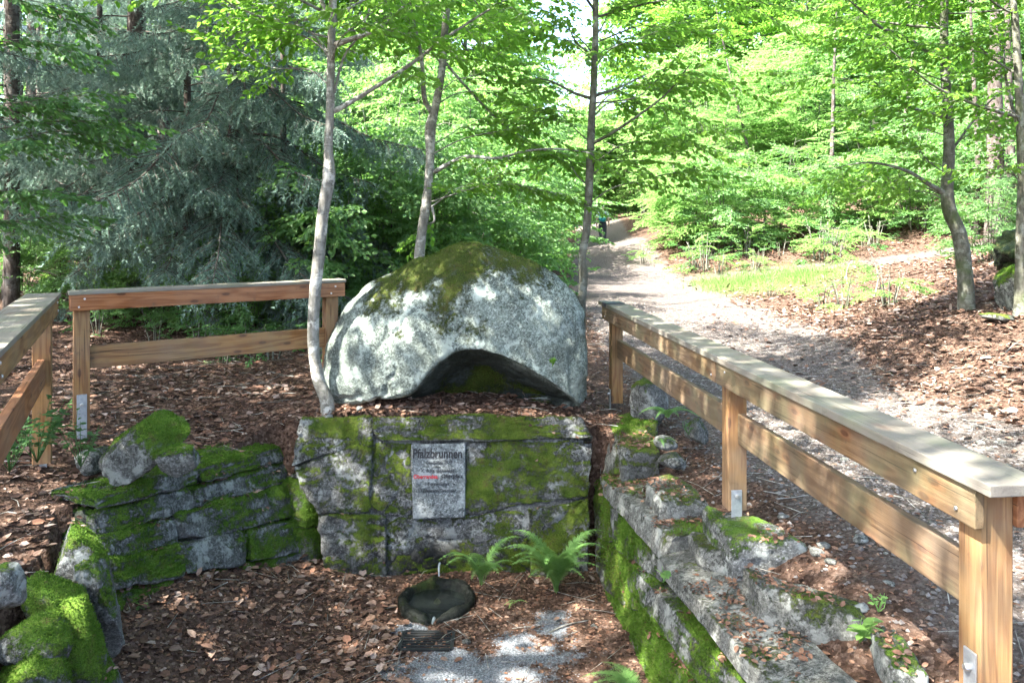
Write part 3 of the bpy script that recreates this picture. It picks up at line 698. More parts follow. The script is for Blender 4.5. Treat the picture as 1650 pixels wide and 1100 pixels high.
# ------------------------------------------------------------------ the big boulder
def build_boulder():
    out = np.array([(524,642),(520,608),(528,550),(553,490),(604,447),(672,415),(735,393),(765,389),(800,396),(850,416),(893,438),(922,465),(938,500),(944,560),(946,615),(943,650),(925,660),(800,662),(640,662),(545,660)], float)
    YB = 7.62
    LEAN = 0.16
    def PL(x, y, dy=0.0):
        k_ = (y - HOR) / F; Y_ = (YB + dy + LEAN * (CAMZ - 1.3)) / (1 + LEAN * k_); return P(x, y, Y_)
    o3 = np.array([PL(x, y) for x, y in out]); uv_ = o3[:, [0, 2]]
    cen = np.array([(735 - 825) / F * YB, CAMZ - (545 - HOR) / F * YB])
    cl = np.concatenate([uv_, uv_[:1]]); seg = np.concatenate([[0], np.cumsum(np.linalg.norm(np.diff(cl, axis=0), axis=1))])
    na, nr = 260, 84
    # smooth the outline a little
    tt = np.linspace(0, seg[-1], na, endpoint=False); ox = np.interp(tt, seg, cl[:, 0]); oz = np.interp(tt, seg, cl[:, 1])
    ker = np.hanning(11); ker /= ker.sum()
    sm = lambda a: np.convolve(np.concatenate([a[-5:], a, a[:5]]), ker, 'valid')
    ox, oz = sm(ox), sm(oz)
    arch = np.array([(572,668),(600,659),(632,651),(656,640),(677,621),(697,596),(718,574),(745,562),(775,563),(810,576),(850,599),(885,622),(915,643),(938,668)], float)
    a3 = np.array([PL(x, y, -0.42) for x, y in arch])[:, [0, 2]]
    ac = catmull(a3, 8)
    def archdist(u, w):
        top = np.interp(u, ac[:, 0], ac[:, 1], left=-9, right=-9)
        return np.where((u > ac[0, 0]) & (u < ac[-1, 0]), top - w, -1.0)
    Vs = []; s = np.linspace(0, 1, nr) ** 0.85
    for side in (-1, 1):
        S, A = np.meshgrid(s[1:] if side < 0 else s[1:-1], np.arange(na), indexing='ij')
        u = cen[0] + S * (ox[A] - cen[0]); w = cen[1] + S * (oz[A] - cen[1])
        D = (0.46 if side < 0 else 0.75)
        y = side * D * (1 - S ** 2.7) ** 0.62
        y = y + (w - 1.3) * LEAN
        if side < 0:
            d = archdist(u, w); y = y + 0.22 * sstep(-0.012, 0.04, d) + 0.34 * sstep(0.03, 0.32, d)
            lip = np.exp(-((d + 0.05) / 0.05) ** 2); y = y - 0.02 * lip
        Vs.append(np.stack([u, YB + y, w], -1).reshape(-1, 3))
    nF = (nr - 1) * na; nB = (nr - 2) * na
    V = np.concatenate(Vs + [[[cen[0], YB - 0.5 + (cen[1]-1.3)*LEAN , cen[1]]], [[cen[0], YB + 0.75 + (cen[1]-1.3)*LEAN, cen[1]]]])
    k = np.arange(na); k1 = (k + 1) % na; Q = []; T = []
    for i in range(nr - 2): Q.append(np.stack([i*na+k, i*na+k1, (i+1)*na+k1, (i+1)*na+k], -1))
    for i in range(nr - 3): Q.append(np.stack([nF+i*na+k, nF+(i+1)*na+k, nF+(i+1)*na+k1, nF+i*na+k1], -1))
    Q.append(np.stack([nF+(nr-3)*na+k, (nr-2)*na+k, (nr-2)*na+k1, nF+(nr-3)*na+k1], -1))
    T = [np.stack([np.full(na, nF+nB), k1, k], -1), np.stack([np.full(na, nF+nB+1), nF+k, nF+k1], -1)]
    Q = np.concatenate(Q); T = np.concatenate(T)
    N = vnormals(V, Q)
    if np.sum(N * (V - V.mean(0))) < 0: Q = Q[:, ::-1]; T = T[:, ::-1]; N = -N
    V = V + N * ((fbm(V * 1.5 + 3, 3) - 0.5) * 0.14 + (fbm(V * 5 + 8, 5, 0.6) - 0.5) * 0.06 - 0.02 * sstep(0.03, 0.0, np.abs(fbm(V * np.array([2.2, 2.2, 1.2]) + 51, 3) - 0.5)))[:, None]
    N = vnormals(V, Q)
    hz = (V[:, 2] - 1.2) / 1.65
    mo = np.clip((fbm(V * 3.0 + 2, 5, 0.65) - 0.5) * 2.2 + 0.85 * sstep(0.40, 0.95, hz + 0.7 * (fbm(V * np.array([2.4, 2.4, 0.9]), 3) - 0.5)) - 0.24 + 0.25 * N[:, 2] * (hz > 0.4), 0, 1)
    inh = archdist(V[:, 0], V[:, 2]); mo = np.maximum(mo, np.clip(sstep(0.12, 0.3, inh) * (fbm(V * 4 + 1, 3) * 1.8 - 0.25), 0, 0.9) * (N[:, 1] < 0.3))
    me = npmesh('boulder', V, [Q, T]); attr(me, 'moss', mo); attr(me, 'wet', np.clip(sstep(-0.01, 0.06, inh) * (N[:, 1] < 0.5) * (V[:, 1] < YB + 0.4) * (0.75 + 0.4 * fbm(V * 6, 3)), 0, 1))  # here the 'wet' mask only darkens the stone colour inside the arch hollow
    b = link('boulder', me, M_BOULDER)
    # origin at its base
    base = Vector((float(cen[0]), YB, float(V[:, 2].min()))); me.transform(Matrix.Translation(-base)); b.location = base
    tag(b, 'huge dome-shaped granite boulder with a dark hollow underneath, behind the inscription wall', 'boulder')
    MOSS_PTS['boulder'] = [(V, Q, mo)]
    return b
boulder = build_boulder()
mossblades('boulder', boulder, M_MOSSB, 7000, 0.012)

# ------------------------------------------------------------------ loose rocks
def rock(px, py, Y, size, rot, seed, mossb, label, mat=M_SLAB, n=16, amp=0.16, pw=2.6, cuts=7, name='rock'):
    c = P(px, py, Y) if Y else G(px, py)
    if not Y: c = c + np.array([0, 0, size[2] * 0.25])
    V, Q, mo = rockmesh(c, size, rot, seed, n, amp, pw, mossb, cuts)
    me = npmesh(name, V - c, [Q]); attr(me, 'moss', mo); o = link(name, me, mat); o.location = tuple(c)
    if mossb > -0.1 and mat is M_WALLG and (Y or 0) < 12:
        MOSS_PTS['r%d' % seed] = [(V, Q, mo)]; mossblades('r%d' % seed, o, M_MOSSG, 12000, 0.013)
    return tag(o, label, 'rock')
rock(232, 720, 5.75, (0.66, 0.36, 0.33), (0.15, -0.66, 0.2), 15, 0.10, 'slanting mossy rock leaning up beside the left railing post', M_WALLG, 26, 0.15, 3.0, 6)
rock(290, 742, 5.65, (0.30, 0.26, 0.24), (0, -0.2, 0), 19, -0.08, 'small round rock right of the slanting mossy rock', M_WALLG, 20)
rock(152, 742, 5.9, (0.26, 0.26, 0.18), (0, 0, 0.4), 13, -0.2, 'small grey rock at the foot of the left railing post', M_WALLG)
rock(8, 950, 3.75, (0.16, 0.22, 0.22), (0, 0, 0), 14, -0.35, 'dark grey rock cut by the left picture edge', M_WALLG)
SLABS = []
def slabstone(quad, z, t, seed, mossb, label, mat=M_SLAB, r=0.03, amp=0.024, n=24, dz=(0, 0, 0, 0)):
    """flat stone: its top surface outlined on the photo, lying at height z, t thick"""
    top = []
    for (px, py), d_ in zip(quad, dz):
        Y = (CAMZ - z - d_) * F / (py - HOR); top.append(P(px, py, Y))
    bot = [p_ - np.array([0, 0, t]) for p_ in top]; cen = sum(top) / 4
    V, Q, mo = hexstone(top + bot, n=n, r=r, amp=amp, seed=seed, mossb=mossb)
    SLABS.append((V, Q)); me = npmesh('rock', V - cen, [Q]); attr(me, 'moss', mo); o = link('rock', me, mat); o.location = tuple(cen)
    return tag(o, label, 'rock')
SLABS = []
slabstone([(984,672),(1034,676),(1068,722),(1000,722)], 1.08, 0.40, 121, 0.0, 'pale mossy corner stone at the far end of the slab wall', M_SLAB, 0.05, 0.028)
slabstone([(1034,768),(1086,756),(1148,806),(1064,806)], 1.03, 0.30, 122, -0.12, 'rounded grey stone on the bank, left of the middle railing post', M_SLAB, 0.09, 0.028)
slabstone([(1128,810),(1222,834),(1312,874),(1180,872)], 1.10, 0.30, 127, -0.12, 'long dark mossy rock under the middle railing post', M_WALLG, 0.06, 0.028)
slabstone([(1098,842),(1192,868),(1216,906),(1128,888)], 0.95, 0.16, 128, -0.5, 'flat pale stone strewn with leaves beside the long slab', M_SLAB)
slabstone([(1193,902),(1392,968),(1402,1010),(1222,948)], 1.05, 0.26, 129, -0.25, 'long pale stone edging the leafy bank, lower right', M_SLAB, 0.03, 0.028)
slabstone([(1398,1000),(1446,1010),(1505,1085),(1436,1075)], 1.06, 0.28, 130, 0.0, 'dark mossy rock near the foot of the nearest railing post', M_WALLG, 0.05, 0.028)
rock(1072, 714, 6.9, (0.22, 0.22, 0.12), (0, 0, 0.4), 23, -0.5, 'small flat pale stone between the fern and the corner stone', M_SLAB)
rock(1082, 742, 6.6, (0.24, 0.22, 0.14), (0, 0.1, 0.1), 24, -0.5, 'small squarish stone just above the rounded grey bank stone', M_SLAB)
rock(1044, 648, 7.6, (0.34, 0.36, 0.52), (0, 0.1, 0.3), 25, -0.15, 'upright dark rock with a fern under the railing\'s lower board', M_WALL, 20)
rock(1122, 695, 7.0, (0.22, 0.2, 0.24), (0, 0.15, 0.2), 26, -0.2, 'small upright pale stone right of the fern', M_SLAB)
rock(1355, 905, 4.75, (0.30, 0.22, 0.07), (0, 0.1, 0.2), 31, -0.5, 'thin flat stone lying in the needles behind the lower rail', M_SLAB)
rock(1330, 870, 5.0, (0.5, 0.25, 0.09), (0, 0.1, -0.3), 32, -0.4, 'low flat stone at the path edge behind the lower rail', M_SLAB)
rock(1668, 474, 9.9, (0.75, 0.75, 0.74), (0, 0, 0.3), 33, 0.05, 'big mossy rock on the bank at the right picture edge', M_WALLG, 22, 0.12, 3.0)
rock(1612, 512, 9.7, (0.42, 0.3, 0.10), (0, 0.1, 0.2), 34, -0.2, 'flat grey-green stone at the foot of the bank rock', M_SLAB)
rock(115, 448, 17.5, (1.15, 0.9, 0.75), (0, 0, 0.2), 36, 0.25, 'dark mossy rock in the spruce shade behind the left railing', M_WALLG, 20)
rock(1650, 410, 11.8, (0.8, 0.7, 0.65), (0, 0.35, 0.3), 38, 0.5, 'dark mossy root mound behind the bank, right picture edge', M_WET, 24, 0.34, 2.2, 3)

# ------------------------------------------------------------------ wooden railings
Z3 = np.array([0, 0, 1.0])
def board(root, name, a, b, up, w, h, mat, bev=0.004, label=None):
    """board from a to b (centres of its ends), w thick across, h tall along up; local X runs along the board"""
    a, b = np.asarray(a, float), np.asarray(b, float); d = b - a; L = np.linalg.norm(d); d /= L
    up = np.asarray(up, float); s = np.cross(up, d); s /= np.linalg.norm(s); u = np.cross(d, s)
    V, Fs = boxv((0, 0, 0), (L / 2, 0, 0), (0, w / 2, 0), (0, 0, h / 2))
    me = beveled(V, Fs, name, bev)
    o = link(name, me, mat, root)
    Mx = Matrix(((d[0], s[0], u[0]), (d[1], s[1], u[1]), (d[2], s[2], u[2]))).to_4x4(); 
    Mx.translation = Vector((a + b) / 2 - np.array(rootof(root).location)); o.matrix_local = Mx
    if label: o['label'] = label
    return o
def bolt(root, c, n, r=0.011, l=0.012, mat=M_BOLT, name='bolt'):
    c = np.asarray(c, float); n = np.asarray(n, float); n = n / np.linalg.norm(n)
    V, Fs = tube([c - n * 0.004, c + n * l * 0.6, c + n * l], [r, r, r * 0.8], 8, 1)
    return part(root, name, V, Fs, mat, False)
def post(root, x, y, z0, z1, s, d, mat):
    """square post; local X runs up so the grain does too; d: direction of the rail"""
    return board(root, 'post', (x, y, z0), (x, y, z1), d, s, s, mat, 0.005)
def bracket(root, postobj, c, n, h, w=0.055, label=None):
    """flat steel strap with a bolt; n points out of the post face. Built as sub-part of the post"""
    c = np.asarray(c, float); n = np.asarray(n, float) / np.linalg.norm(n); s = np.cross(Z3, n)
    V, Fs = boxv(c + n * 0.004, s * w / 2, Z3 * h / 2, n * 0.004)
    me = beveled(V - np.array(rootof(root).location), Fs, 'bracket', 0.0025); o = link('bracket', me, M_ZINC, root)
    for dz in (h * 0.30,):
        bolt(root, c + Z3 * dz + n * 0.008, n, 0.014, 0.02)
    return o
# --- right railing (near, along the path)
n0, n1 = np.array([1.70, 2.74, 0]), np.array([1.06, 8.72, 0]); rd = (n1 - n0) / np.linalg.norm(n1 - n0); rs = np.array([rd[1], -rd[0], 0])
def capz(t): return 2.085 + 0.055 * t          # cap top along the rail (0 near .. 1 far)
rr = thing('wooden_railing', (1.4, 5.5, 1.0), 'long wooden railing with wide weathered cap running along the gravel path, right', 'railing')
RL = np.linalg.norm(n1 - n0)
def rp(t, side=0.0, z=0.0): return n0 + rd * (RL * t) + rs * side + Z3 * z
CW_, CT = 0.225, 0.04
tj = 0.462
board(rr, 'cap_board', rp(-0.012, 0, capz(0) - CT/2), rp(tj - 0.0005, 0, capz(tj) - CT/2), Z3, CW_, CT, M_WOOD_GREY)
board(rr, 'cap_board', rp(tj + 0.0005, 0.002, capz(tj) - CT/2 - 0.001), rp(1.005, 0.002, capz(1) - CT/2 - 0.001), Z3, CW_, CT, M_WOOD_GREY)
PS = 0.12; FT = 0.036
tp = [0.017, 0.405, 0.945]
tm = tp[1] + 0.012
for side, nm in ((-1, 'l'), (1, 'r')):
    o = side * (PS/2 + FT/2 + 0.001)
    board(rr, 'face_board', rp(0.004, o, capz(0) - CT - 0.073), rp(tm - 0.0006, o, capz(tm) - CT - 0.073), Z3, FT, 0.14, M_WOOD_BOARD if side < 0 else M_WOOD_RED)
    board(rr, 'face_board', rp(tm + 0.0006, o, capz(tm) - CT - 0.073), rp(0.985, o, capz(0.985) - CT - 0.073), Z3, FT, 0.14, M_WOOD_BOARD)
posts = []
for i, t in enumerate(tp):
    q = rp(t); zb = [0.98, 1.13, 1.10][i]
    po = post(rr, q[0], q[1], zb, capz(t) - CT - 0.001, PS, rd, M_WOOD); posts.append(po)
hw = PS / 2
for a, b in ((tp[0] + hw / RL, tp[1] - hw / RL), (tp[1] + hw / RL, tp[2] - hw / RL)):
    board(rr, 'lower_rail', rp(a + 0.0006, 0.02, 1.645 + 0.03 * a), rp(b - 0.0006, 0.02, 1.645 + 0.03 * b), Z3, 0.045, 0.19, M_WOOD_BOARD)
bracket(rr, posts[0], rp(tp[0], -hw - 0.001, 1.30) - rd * 0.01, -rs, 0.30, 0.065)
bracket(rr, posts[0], rp(tp[0], hw + 0.001, 1.50), rs, 0.34, 0.07)
q = rp(tp[1], -0.01, 1.17) - rd * (hw + 0.001); bracket(rr, posts[1], q, -rd, 0.19, 0.07)
q = rp(tp[1], 0, 1.065); V, Fs = tube([q - rs * 0.06 - Z3 * 0.10, q - rs * 0.06, q - rs * 0.0 + Z3 * 0.03], [0.012] * 3, 8, 3); part(rr, 'anchor_rod', V, Fs, M_ZINC)
V, Fs = tube([q - rd * 0.10, q + rd * 0.02], [0.028, 0.028], 10, 1); part(rr, 'anchor_sleeve', V, Fs, M_ZINC, False); bolt(rr, q - rd * 0.10, -rd, 0.02, 0.02)
q = rp(tp[2], -hw + 0.02, 1.12) - rs * 0.02; bracket(rr, posts[2], q, -rs, 0.24, 0.06)
for t in (0.02, 0.06, 0.39, 0.43, 0.96):
    bolt(rr, rp(t, -(PS/2 + FT + 0.002), capz(t) - CT - 0.073 + (0.03 if t in (0.06, 0.39) else -0.03)), -rs, 0.008, 0.006)
# bitumen felt folded over the far end of the cap
V, Fs = boxv(rp(0.955, -0.01, capz(0.955) + 0.004), rd * 0.10, rs * 0.10, Z3 * 0.0035); part(rr, 'felt_patch', V, Fs, M_BITUMEN, False)
V, Fs = boxv(rp(0.955, -CW_/2 - 0.004, capz(0.955) - 0.012), rd * 0.07, rs * 0.0035, Z3 * 0.02); part(rr, 'felt_patch', V, Fs, M_BITUMEN, False)

# --- left back railing
def leftrail(a, b, za, zb, name_label, posts_t, foot, lowz, capw=0.2, ext=(0.09, 0.09), mats=(M_WOOD_RED, M_WOOD, M_WOOD), lip=0.028, bthick=0.05, facedir=None):
    a, b = np.array([a[0], a[1], 0.]), np.array([b[0], b[1], 0.]); L = np.linalg.norm(b - a); d = (b - a) / L; s = np.array([d[1], -d[0], 0])
    root = thing('wooden_railing', tuple((a + b) / 2 + Z3 * foot), name_label, 'railing')
    q = lambda t, sd=0.0, z=0.0: a + d * (t * L) + s * sd + Z3 * z
    z = lambda t: za + (zb - za) * t
    board(root, 'cap_board', q(-ext[0], 0, z(-ext[0]) - lip/2), q(1 + ext[1], 0, z(1 + ext[1]) - lip/2), Z3, capw, lip, M_WOOD_GREY)
    for sd in (-1, 1):
        o = sd * (PS/2 + FT/2 + 0.001)
        board(root, 'face_board', q(-ext[0]*0.9, o, z(0) - lip - 0.067), q(1 + ext[1]*0.9, o, z(1) - lip - 0.067), Z3, FT, 0.13, mats[0])
        for t in (0.0, 1.0):
            for dz in (0.03, -0.035): bolt(root, q(t + dz * 0.3, sd * (PS/2 + FT + 0.002), z(t) - lip - 0.065 + dz), s * sd, 0.009, 0.006)
    for t in posts_t:
        x = q(t); po = post(root, x[0], x[1], foot[t] if isinstance(foot, dict) else foot, z(t) - lip - 0.001, PS, d, mats[1])
    h = PS / 2 / L
    for t0, t1 in zip(posts_t[:-1], posts_t[1:]):
        board(root, 'lower_rail', q(t0 + h + 0.001, 0.0, z(t0) - lowz), q(t1 - h - 0.001, 0.0, z(t1) - lowz), Z3, bthick, 0.185, mats[2])
    return root, q, d, s
LRa, LRb = (P(131, 0, 6.6)[0], 6.6), (P(532, 0, 7.72)[0], 7.72)
lr, q, d, s = leftrail(LRa, LRb, 2.95 - (468 - HOR) / F * 6.6, 2.95 - (450 - HOR) / F * 7.72, 'wooden railing behind the slanting rock, its boards reddish brown, left of the slender tree', [0.0, 1.0], 1.28, 0.555, ext=(0.045, 0.06))
bracket(lr, None, q(0, hw + 0.001, 1.36), s, 0.42, 0.075)
LFa, LFb = (P(68, 0, 5.85)[0], 5.85), (P(68, 0, 5.85)[0] + 0.48 * 2.6, 3.25)
lf, q2, d2, s2 = leftrail(LFa, LFb, 2.95 - (474 - HOR) / F * 5.85, 2.95 - (474 - HOR) / F * 5.85, 'wooden railing cut off by the left picture edge, its grey cap coming forward', [0.0, 1.0], 1.22, 0.56, ext=(0.04, 0.05), mats=(M_WOOD, M_WOOD, M_WOOD_RED), capw=0.23)
bracket(lf, None, q2(0, 0, 1.34) - d2 * (hw + 0.001), -d2, 0.40, 0.05)

# ------------------------------------------------------------------ basin, water, drain grate
bc = np.array([-0.62, 6.12, 0.0])
bc[1] = 6.28; bc[0] = (703 - 825) / F * 6.2
bowl = thing('water_basin', (bc[0], bc[1], 0.0), 'dark wet stone basin with a pouring notch below the inscription tablet', 'basin')
na = 110; th = np.linspace(0, 2 * PI, na, endpoint=False)      # th = 3pi/2 faces the viewer
def bowlR(th):
    c, s_ = np.cos(th), np.sin(th)
    rx, ry = 0.30, np.where(s_ < 0, 0.34, 0.32)
    r = 1 / np.sqrt((c / rx) ** 2 + (s_ / ry) ** 2)
    pt = np.exp(-((th - 1.5 * PI) / 0.30) ** 2)
    return r * (1 + 0.12 * pt)
Rr = bowlR(th); notch = np.exp(-((th - 1.5 * PI) / 0.11) ** 2)
prof = [(0.55, -0.12), (0.74, -0.03), (0.90, 0.05), (0.99, 0.11), (1.02, 0.145), (1.0, 0.17), (0.93, 0.18), (0.83, 0.174), (0.75, 0.15), (0.72, 0.10), (0.6, 0.05), (0.3, 0.035)]
V = []
for rf, z in prof:
    zz = z - 0.130 - np.where(z > 0.12, 0.06 * notch * (z - 0.06) / 0.1, 0)
    V.append(np.stack([bc[0] + np.cos(th) * Rr * rf, bc[1] + np.sin(th) * Rr * rf, zz + 0.0 * th], -1))
V = np.concatenate(V + [[[bc[0], bc[1], 0.03]]]); k = np.arange(na); k1 = (k + 1) % na; Q = []
for i in range(len(prof) - 1): Q.append(np.stack([i*na+k, i*na+k1, (i+1)*na+k1, (i+1)*na+k], -1))
Q = np.concatenate(Q); T = np.stack([np.full(na, len(V)-1), (len(prof)-1)*na+k, (len(prof)-1)*na+k1], -1)
N = vnormals(V, Q); V = V + N * ((fbm(V * 14, 4, 0.65) - 0.5) * 0.05 + (fbm(V * 5 + 3, 2) - 0.5) * 0.05)[:, None]
part(bowl, 'stone_bowl', V, [Q, T], M_WET, True, {'moss': np.clip((fbm(V * 6, 3) - 0.5) * 2 + 0.25, 0, 1)})
w = np.stack([bc[0] + np.cos(th) * Rr * 0.78, bc[1] + np.sin(th) * Rr * 0.78, np.full(na, -0.01)], -1)
V = np.concatenate([w, [[bc[0], bc[1], -0.01]]]); part(bowl, 'water_surface', V, [np.stack([np.full(na, na), k, k1], -1)], M_WATER)
# overflow trickling through the notch
fy = bc[1] - 0.38
V, Fs = tube([(bc[0], fy + 0.12, -0.008), (bc[0], fy + 0.03, -0.005), (bc[0] + 0.004, fy - 0.01, -0.01), (bc[0] - 0.004, fy - 0.03, -0.03), (bc[0], fy - 0.06, -0.05)], [0.012, 0.011, 0.007, 0.005, 0.006], 8, 4, 0.4); part(bowl, 'overflow', V, Fs, M_JET)
V, Q, mo = rockmesh((bc[0], fy + 0.07, -0.08), (0.20, 0.16, 0.2), (0, 0, 0), 5, 10, 0.1, 3, -0.3); part(bowl, 'lip_stone', V, [Q], M_WET, True, {'moss': mo})
hp = HOLEPX + WN * 0.0
jet = thing('water_jet', (hp[0], hp[1], 0.13), 'thin stream of water falling from the spout hole into the basin', 'water jet')
V, Fs = tube([hp - WN * 0.09 - Z3 * 0.025, hp - Z3 * 0.028, np.array([hp[0], hp[1] - 0.045, hp[2] - 0.05]), np.array([hp[0] + 0.003, hp[1] - 0.07, hp[2] - 0.10]), np.array([hp[0], hp[1] - 0.08, -0.015])], [0.009, 0.009, 0.008, 0.006, 0.010], 8, 5, 0.5); part(jet, 'stream', V, Fs, M_JET)
# grate
gc = G(688, 1034); gr = thing('drain_grate', (gc[0], gc[1], gc[2]), 'small dark iron drain grate in front of the stone basin', 'grate')
gw, gd = 0.17, 0.11
for i in range(7):
    y = gc[1] - gd + 2 * gd * i / 6; V, Fs = boxv((gc[0], y, gc[2] + 0.004), (gw, 0, 0), (0, 0.007, 0), (0, 0, 0.012)); part(gr, 'bar', V, Fs, M_IRON, False)
for sx in (-1, 1): V, Fs = boxv((gc[0] + sx * (gw + 0.012), gc[1], gc[2] + 0.002), (0.011, 0, 0), (0, gd + 0.012, 0), (0, 0, 0.016)); part(gr, 'frame_bar', V, Fs, M_IRON, False)
for sy in (-1, 1): V, Fs = boxv((gc[0], gc[1] + sy * (gd + 0.019), gc[2] + 0.002), (gw, 0, 0), (0, 0.007, 0), (0, 0, 0.016)); part(gr, 'frame_bar', V, Fs, M_IRON, False)
V, Fs = boxv((gc[0], gc[1], gc[2] - 0.012), (gw, 0, 0), (0, gd + 0.01, 0), (0, 0, 0.003)); part(gr, 'sump', V, Fs, M_WATER, False)

# ------------------------------------------------------------------ vegetation helpers
LEAF_V = np.array([(0,0,0),(0.28,-0.27,0.05),(0.68,-0.25,0.05),(1,0,-0.05),(0.68,0.25,0.05),(0.28,0.27,0.05)], float)
LEAF_Q = np.array([(0,1,2,3),(0,3,4,5)])
def leaves(pos, dr, up, size, width=1.0):
    """many leaf blades: base point, pointing direction, surface normal, length"""
    dr = dr / (np.linalg.norm(dr, axis=1)[:, None] + 1e-9)
    y = np.cross(up, dr); y /= np.linalg.norm(y, axis=1)[:, None] + 1e-9; z = np.cross(dr, y)
    s = np.asarray(size).reshape(-1, 1, 1)
    V = pos[:, None] + s * (LEAF_V[None, :, 0:1] * dr[:, None] + width * LEAF_V[None, :, 1:2] * y[:, None] + LEAF_V[None, :, 2:3] * z[:, None])
    Q = (np.arange(len(pos))[:, None, None] * 6 + LEAF_Q[None]).reshape(-1, 4)
    return V.reshape(-1, 3), Q

def spray(L, rng, leaf=0.09, gap=0.052, sidegap=0.115):
    """flat beech-like spray along +X: (pos, dir, normal, size), twig polylines"""
    pos, dr, tw = [], [], []
    def along(p0, d0, l, droop):
        n = max(2, int(l / gap)); ts = (np.arange(n) + rng.random()) / n
        c = lambda t: p0 + d0 * (l * t) + np.array([0, 0, -droop * l * t * t])
        for i, t in enumerate(ts):
            sg = 1 if i % 2 else -1; a = sg * rng.uniform(0.5, 1.0) * (1 - 0.6 * t)
            ca, sa = math.cos(a), math.sin(a)
            pos.append(c(t)); dr.append(np.array([d0[0]*ca - d0[1]*sa, d0[0]*sa + d0[1]*ca, rng.uniform(-0.95, 0.05) - droop * t]))
        pos.append(c(1.0)); dr.append(d0 + np.array([0, 0, -droop]))
        tw.append(np.array([c(0), c(0.5), c(1.0)]))
    along(np.zeros(3), np.array([1., 0, 0]), L, 0.16)
    n = int(L / sidegap)
    for i in range(n):
        t = (i + 0.7) / (n + 0.6); sg = 1 if i % 2 else -1; a = sg * rng.uniform(0.6, 0.95); l = L * 0.46 * (1 - 0.72 * t) * rng.uniform(0.7, 1.2)
        p0 = np.array([L * t, 0, -0.16 * L * t * t]); along(p0, np.array([math.cos(a), math.sin(a), rng.uniform(-0.12, 0.1)]), l, 0.2)
    pos = np.array(pos); dr = np.array(dr)
    nm = np.array([0, 0, 1.]) + rng.normal(0, 0.55, (len(pos), 3))
    return pos, dr, nm, leaf * rng.uniform(0.65, 1.15, len(pos)), tw
_rg = np.random.default_rng(11)
SPRAYS = [spray(l, _rg) for l in (0.55, 0.7, 0.8, 0.9, 0.65, 1.0)]
SPRAYS_LO = [spray(l, _rg, leaf=0.155, gap=0.095, sidegap=0.19) for l in (0.8, 1.0, 1.2, 0.9)]
def rotm(d, roll=0.0):
    """rotation taking +X to d with the spray kept close to level"""
    d = np.asarray(d, float); d = d / np.linalg.norm(d); up = np.array([0, 0, 1.])
    y = np.cross(up, d); ny_ = np.linalg.norm(y); y = y / ny_ if ny_ > 1e-3 else np.array([0, 1., 0]); z = np.cross(d, y)
    c, s_ = math.cos(roll), math.sin(roll); y2 = y * c + z * s_; z2 = z * c - y * s_
    return np.stack([d, y2, z2], 1)
class Crown:
    def __init__(s): s.p, s.d, s.n, s.s = [], [], [], []; s.tw = MB()
    def spray(s, at, d, rng, scale=1.0, lib=SPRAYS, twigs=True):
        p, dr, nm, sz, tw = lib[rng.integers(len(lib))]
        M_ = rotm(d, rng.normal(0, 0.25)); at = np.asarray(at, float)
        s.p.append(p @ M_.T * scale + at); s.d.append(dr @ M_.T); s.n.append(nm @ M_.T); s.s.append(sz * min(scale, 1.5) ** 0.8)
        if twigs:
            for t in tw[:1] + tw[1::2]: s.tw.add(*tube(t @ M_.T * scale + at, [0.004 * scale, 0.003 * scale, 0.0015], 3, 1, cap=False))
    def leafdata(s): return leaves(np.concatenate(s.p), np.concatenate(s.d), np.concatenate(s.n), np.concatenate(s.s))
    def count(s): return sum(map(len, s.p))

def branch_with_sprays(wood, crown, a, b, r0, rng, sag=0.1, nsp=6, scale=1.0, lib=SPRAYS, t0=0.3, sides=3, twigs=True, n=6):
    a, b = np.asarray(a, float), np.asarray(b, float); L = np.linalg.norm(b - a)
    m1 = a + (b - a) * 0.35 + rng.normal(0, 0.05 * L, 3) + np.array([0, 0, sag * L * 0.6]); m2 = a + (b - a) * 0.7 + rng.normal(0, 0.05 * L, 3) + np.array([0, 0, sag * L * 0.5])
    pts = np.array([a, m1, m2, b]); wood.add(*tube(pts, [r0, r0 * 0.7, r0 * 0.42, 0.004], n, 4, 0.08))
    c = catmull(pts, 8)
    for k in range(nsp):
        t = t0 + (1 - t0) * (k + rng.random()) / nsp; i = min(int(t * (len(c) - 1)), len(c) - 2); dirn = c[i + 1] - c[i]; dirn /= np.linalg.norm(dirn)
        az = rng.choice([-1, 1]) * rng.uniform(0.3, 1.1); ca, sa = math.cos(az), math.sin(az)
        d = np.array([dirn[0]*ca - dirn[1]*sa, dirn[0]*sa + dirn[1]*ca, dirn[2] * 0.4 + rng.uniform(-0.3, 0.15)])
        crown.spray(c[i], d, rng, scale * rng.uniform(0.75, 1.2), lib, twigs)
    crown.spray(c[-1], c[-1] - c[-3], rng, scale, lib, twigs)

def finish_tree(root, wood, crown, bark, leafm, extra=None):
    wood.part(root, 'trunk', bark)
    if crown.count():
        V, Q = crown.leafdata(); part(root, 'crown', V, [Q], leafm, False)
        if crown.tw.n: crown.tw.part(root, 'twigs', bark)['kind'] = 'stuff'

